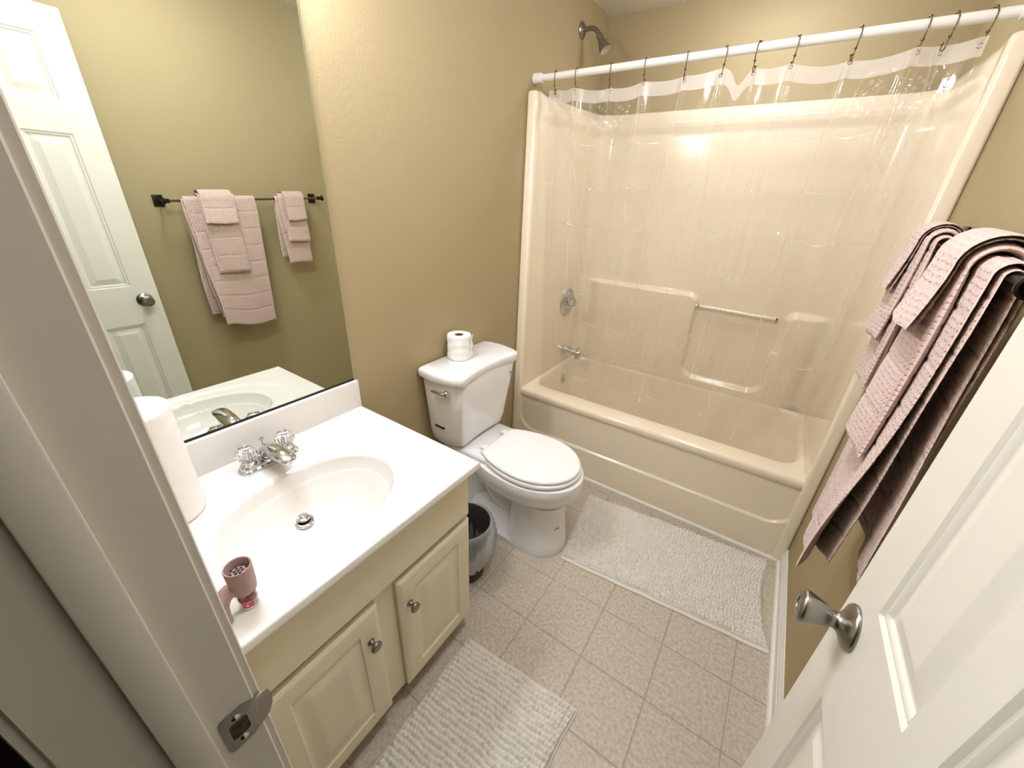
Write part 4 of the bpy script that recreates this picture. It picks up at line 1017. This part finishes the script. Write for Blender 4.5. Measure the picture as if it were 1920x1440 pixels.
def cloth_obj(name, layers, parent=None, origin=None):
    co, q, uvs, s0 = [], [], [], 0
    for A, B, uv in layers:
        a, b = A.shape[:2]
        idx = np.arange(a*b).reshape(a, b)
        def quads(I): return np.stack([I[:-1, :-1], I[:-1, 1:], I[1:, 1:], I[1:, :-1]], -1).reshape(-1, 4)
        qa = quads(idx); qb = quads(idx)[:, ::-1]+a*b
        co += [A.reshape(-1, 3), B.reshape(-1, 3)]; uvs += [uv.reshape(-1, 2)]*2
        border = np.concatenate([idx[:, 0], idx[-1, 1:], idx[-2::-1, -1], idx[0, -2:0:-1]])
        nb_ = np.roll(border, -1)
        qc = np.stack([border, nb_, nb_+a*b, border+a*b], -1)
        q += [qa+s0, qb+s0, qc+s0]; s0 += 2*a*b
    co = np.concatenate(co); q = np.concatenate(q); uvs = np.concatenate(uvs)
    me = npmesh(co, q, uvs)
    bm = bmesh.new(); bm.from_mesh(me); bmesh.ops.recalc_face_normals(bm, faces=bm.faces[:]); bm.to_mesh(me); bm.free()
    return link(name, me, M_['towel'], parent, origin)

cst = lambda v: (lambda s: v)
def lin(a, b, m=None): return lambda s: a+(b-a)*min(1, s/0.45)
# bath towel: two plies in front, two behind
def wv_bath(k):
    def f(S, V, SN, L):
        front = sst(0.42, 0.02, SN); back = sst(0.55, 0.98, SN)
        near = sst(0.62, 0.0, V)
        dx = -0.030*front*near**1.5*(1 if k == 0 else 0.25)+0.008*np.sin(V*9+k)*front-0.010*back*np.sin(V*7+1+k)*1.2
        dy = (-0.012*front**2*near)*(1 if k == 0 else -0.5)+0.004*np.sin(S*14+k*2)*(1-V)
        dz = 0.006*np.sin(V*6+k)*front**3+0.040*front**2*near**2
        return dx, dy, dz
    return f
lay = [sheet(arc_path(0.675, 0.57, 0.0185, 0.012, 0.022), lin(1.082, 1.045), lin(1.352, 1.385), 0.0085, wv_bath(0), crease=0.088, vcr=(0.21,)),
       sheet(arc_path(0.645, 0.585, 0.0100, 0.004, 0.030), lin(1.066, 1.040), lin(1.350, 1.383), 0.0075, wv_bath(1), crease=0.088)]
tag(cloth_obj('bath_towel', lay, origin=(1.42, 1.21, 1.4)), 'large dusty pink bath towel, longest on the bar', 'towel')
def wv_soft(am, ph):
    def f(S, V, SN, L):
        front = sst(0.5, 0.0, SN)
        return am*np.sin(V*5+ph)*front, 0.003*np.sin(S*16+ph), 0.004*np.sin(V*4+ph)*front
    return f
tag(cloth_obj('hand_towel', [sheet(arc_path(0.362, 0.30, 0.0305, 0.016, 0.004), lin(1.104, 1.106), lin(1.262, 1.278), 0.0270, wv_soft(0.004, 1), round_side=3, crease=0.09),
    ], origin=(1.40, 1.19, 1.42)), 'dusty pink hand towel folded over the large bath towel', 'towel')
tag(cloth_obj('washcloth', [sheet(arc_path(0.106, 0.09, 0.0480, 0.022, 0.0), lin(1.098, 1.118), lin(1.252, 1.268), 0.0055, wv_soft(0.003, 2), crease=0.07),
    sheet(arc_path(0.110, 0.09, 0.0425, 0.018, 0.0), lin(1.104, 1.118), lin(1.250, 1.268), 0.0050, wv_soft(0.003, 2.3), crease=0.07)], origin=(1.38, 1.18, 1.44)),
    'small pink washcloth topping the stack with the large bath towel', 'towel')
tag(cloth_obj('hand_towel', [sheet(arc_path(0.368, 0.33, 0.0140, 0.006, 0.008), lin(1.515, 1.500), lin(1.662, 1.668), 0.0170, wv_soft(0.004, 0.5), round_side=4, crease=0.088)], origin=(1.43, 1.58, 1.42)),
    'dusty pink hand towel hanging lowest at the far end of the bar', 'towel')
tag(cloth_obj('folded_towel', [sheet(arc_path(0.240, 0.20, 0.0250, 0.016, 0.0), lin(1.525, 1.520), lin(1.662, 1.674), 0.0190, wv_soft(0.004, 1.5), round_side=4, crease=0.085)], origin=(1.42, 1.6, 1.43)),
    'pink folded towel, middle layer at the far end of the bar', 'towel')
tag(cloth_obj('washcloth', [sheet(arc_path(0.112, 0.09, 0.0390, 0.020, 0.0), lin(1.535, 1.548), lin(1.660, 1.672), 0.0050, wv_soft(0.002, 3), crease=0.07),
    sheet(arc_path(0.118, 0.09, 0.0340, 0.016, 0.0), lin(1.540, 1.548), lin(1.660, 1.672), 0.0048, wv_soft(0.002, 3.2), crease=0.07)], origin=(1.41, 1.6, 1.44)),
    'small pink washcloth topping the towels at the far end of the bar', 'towel')
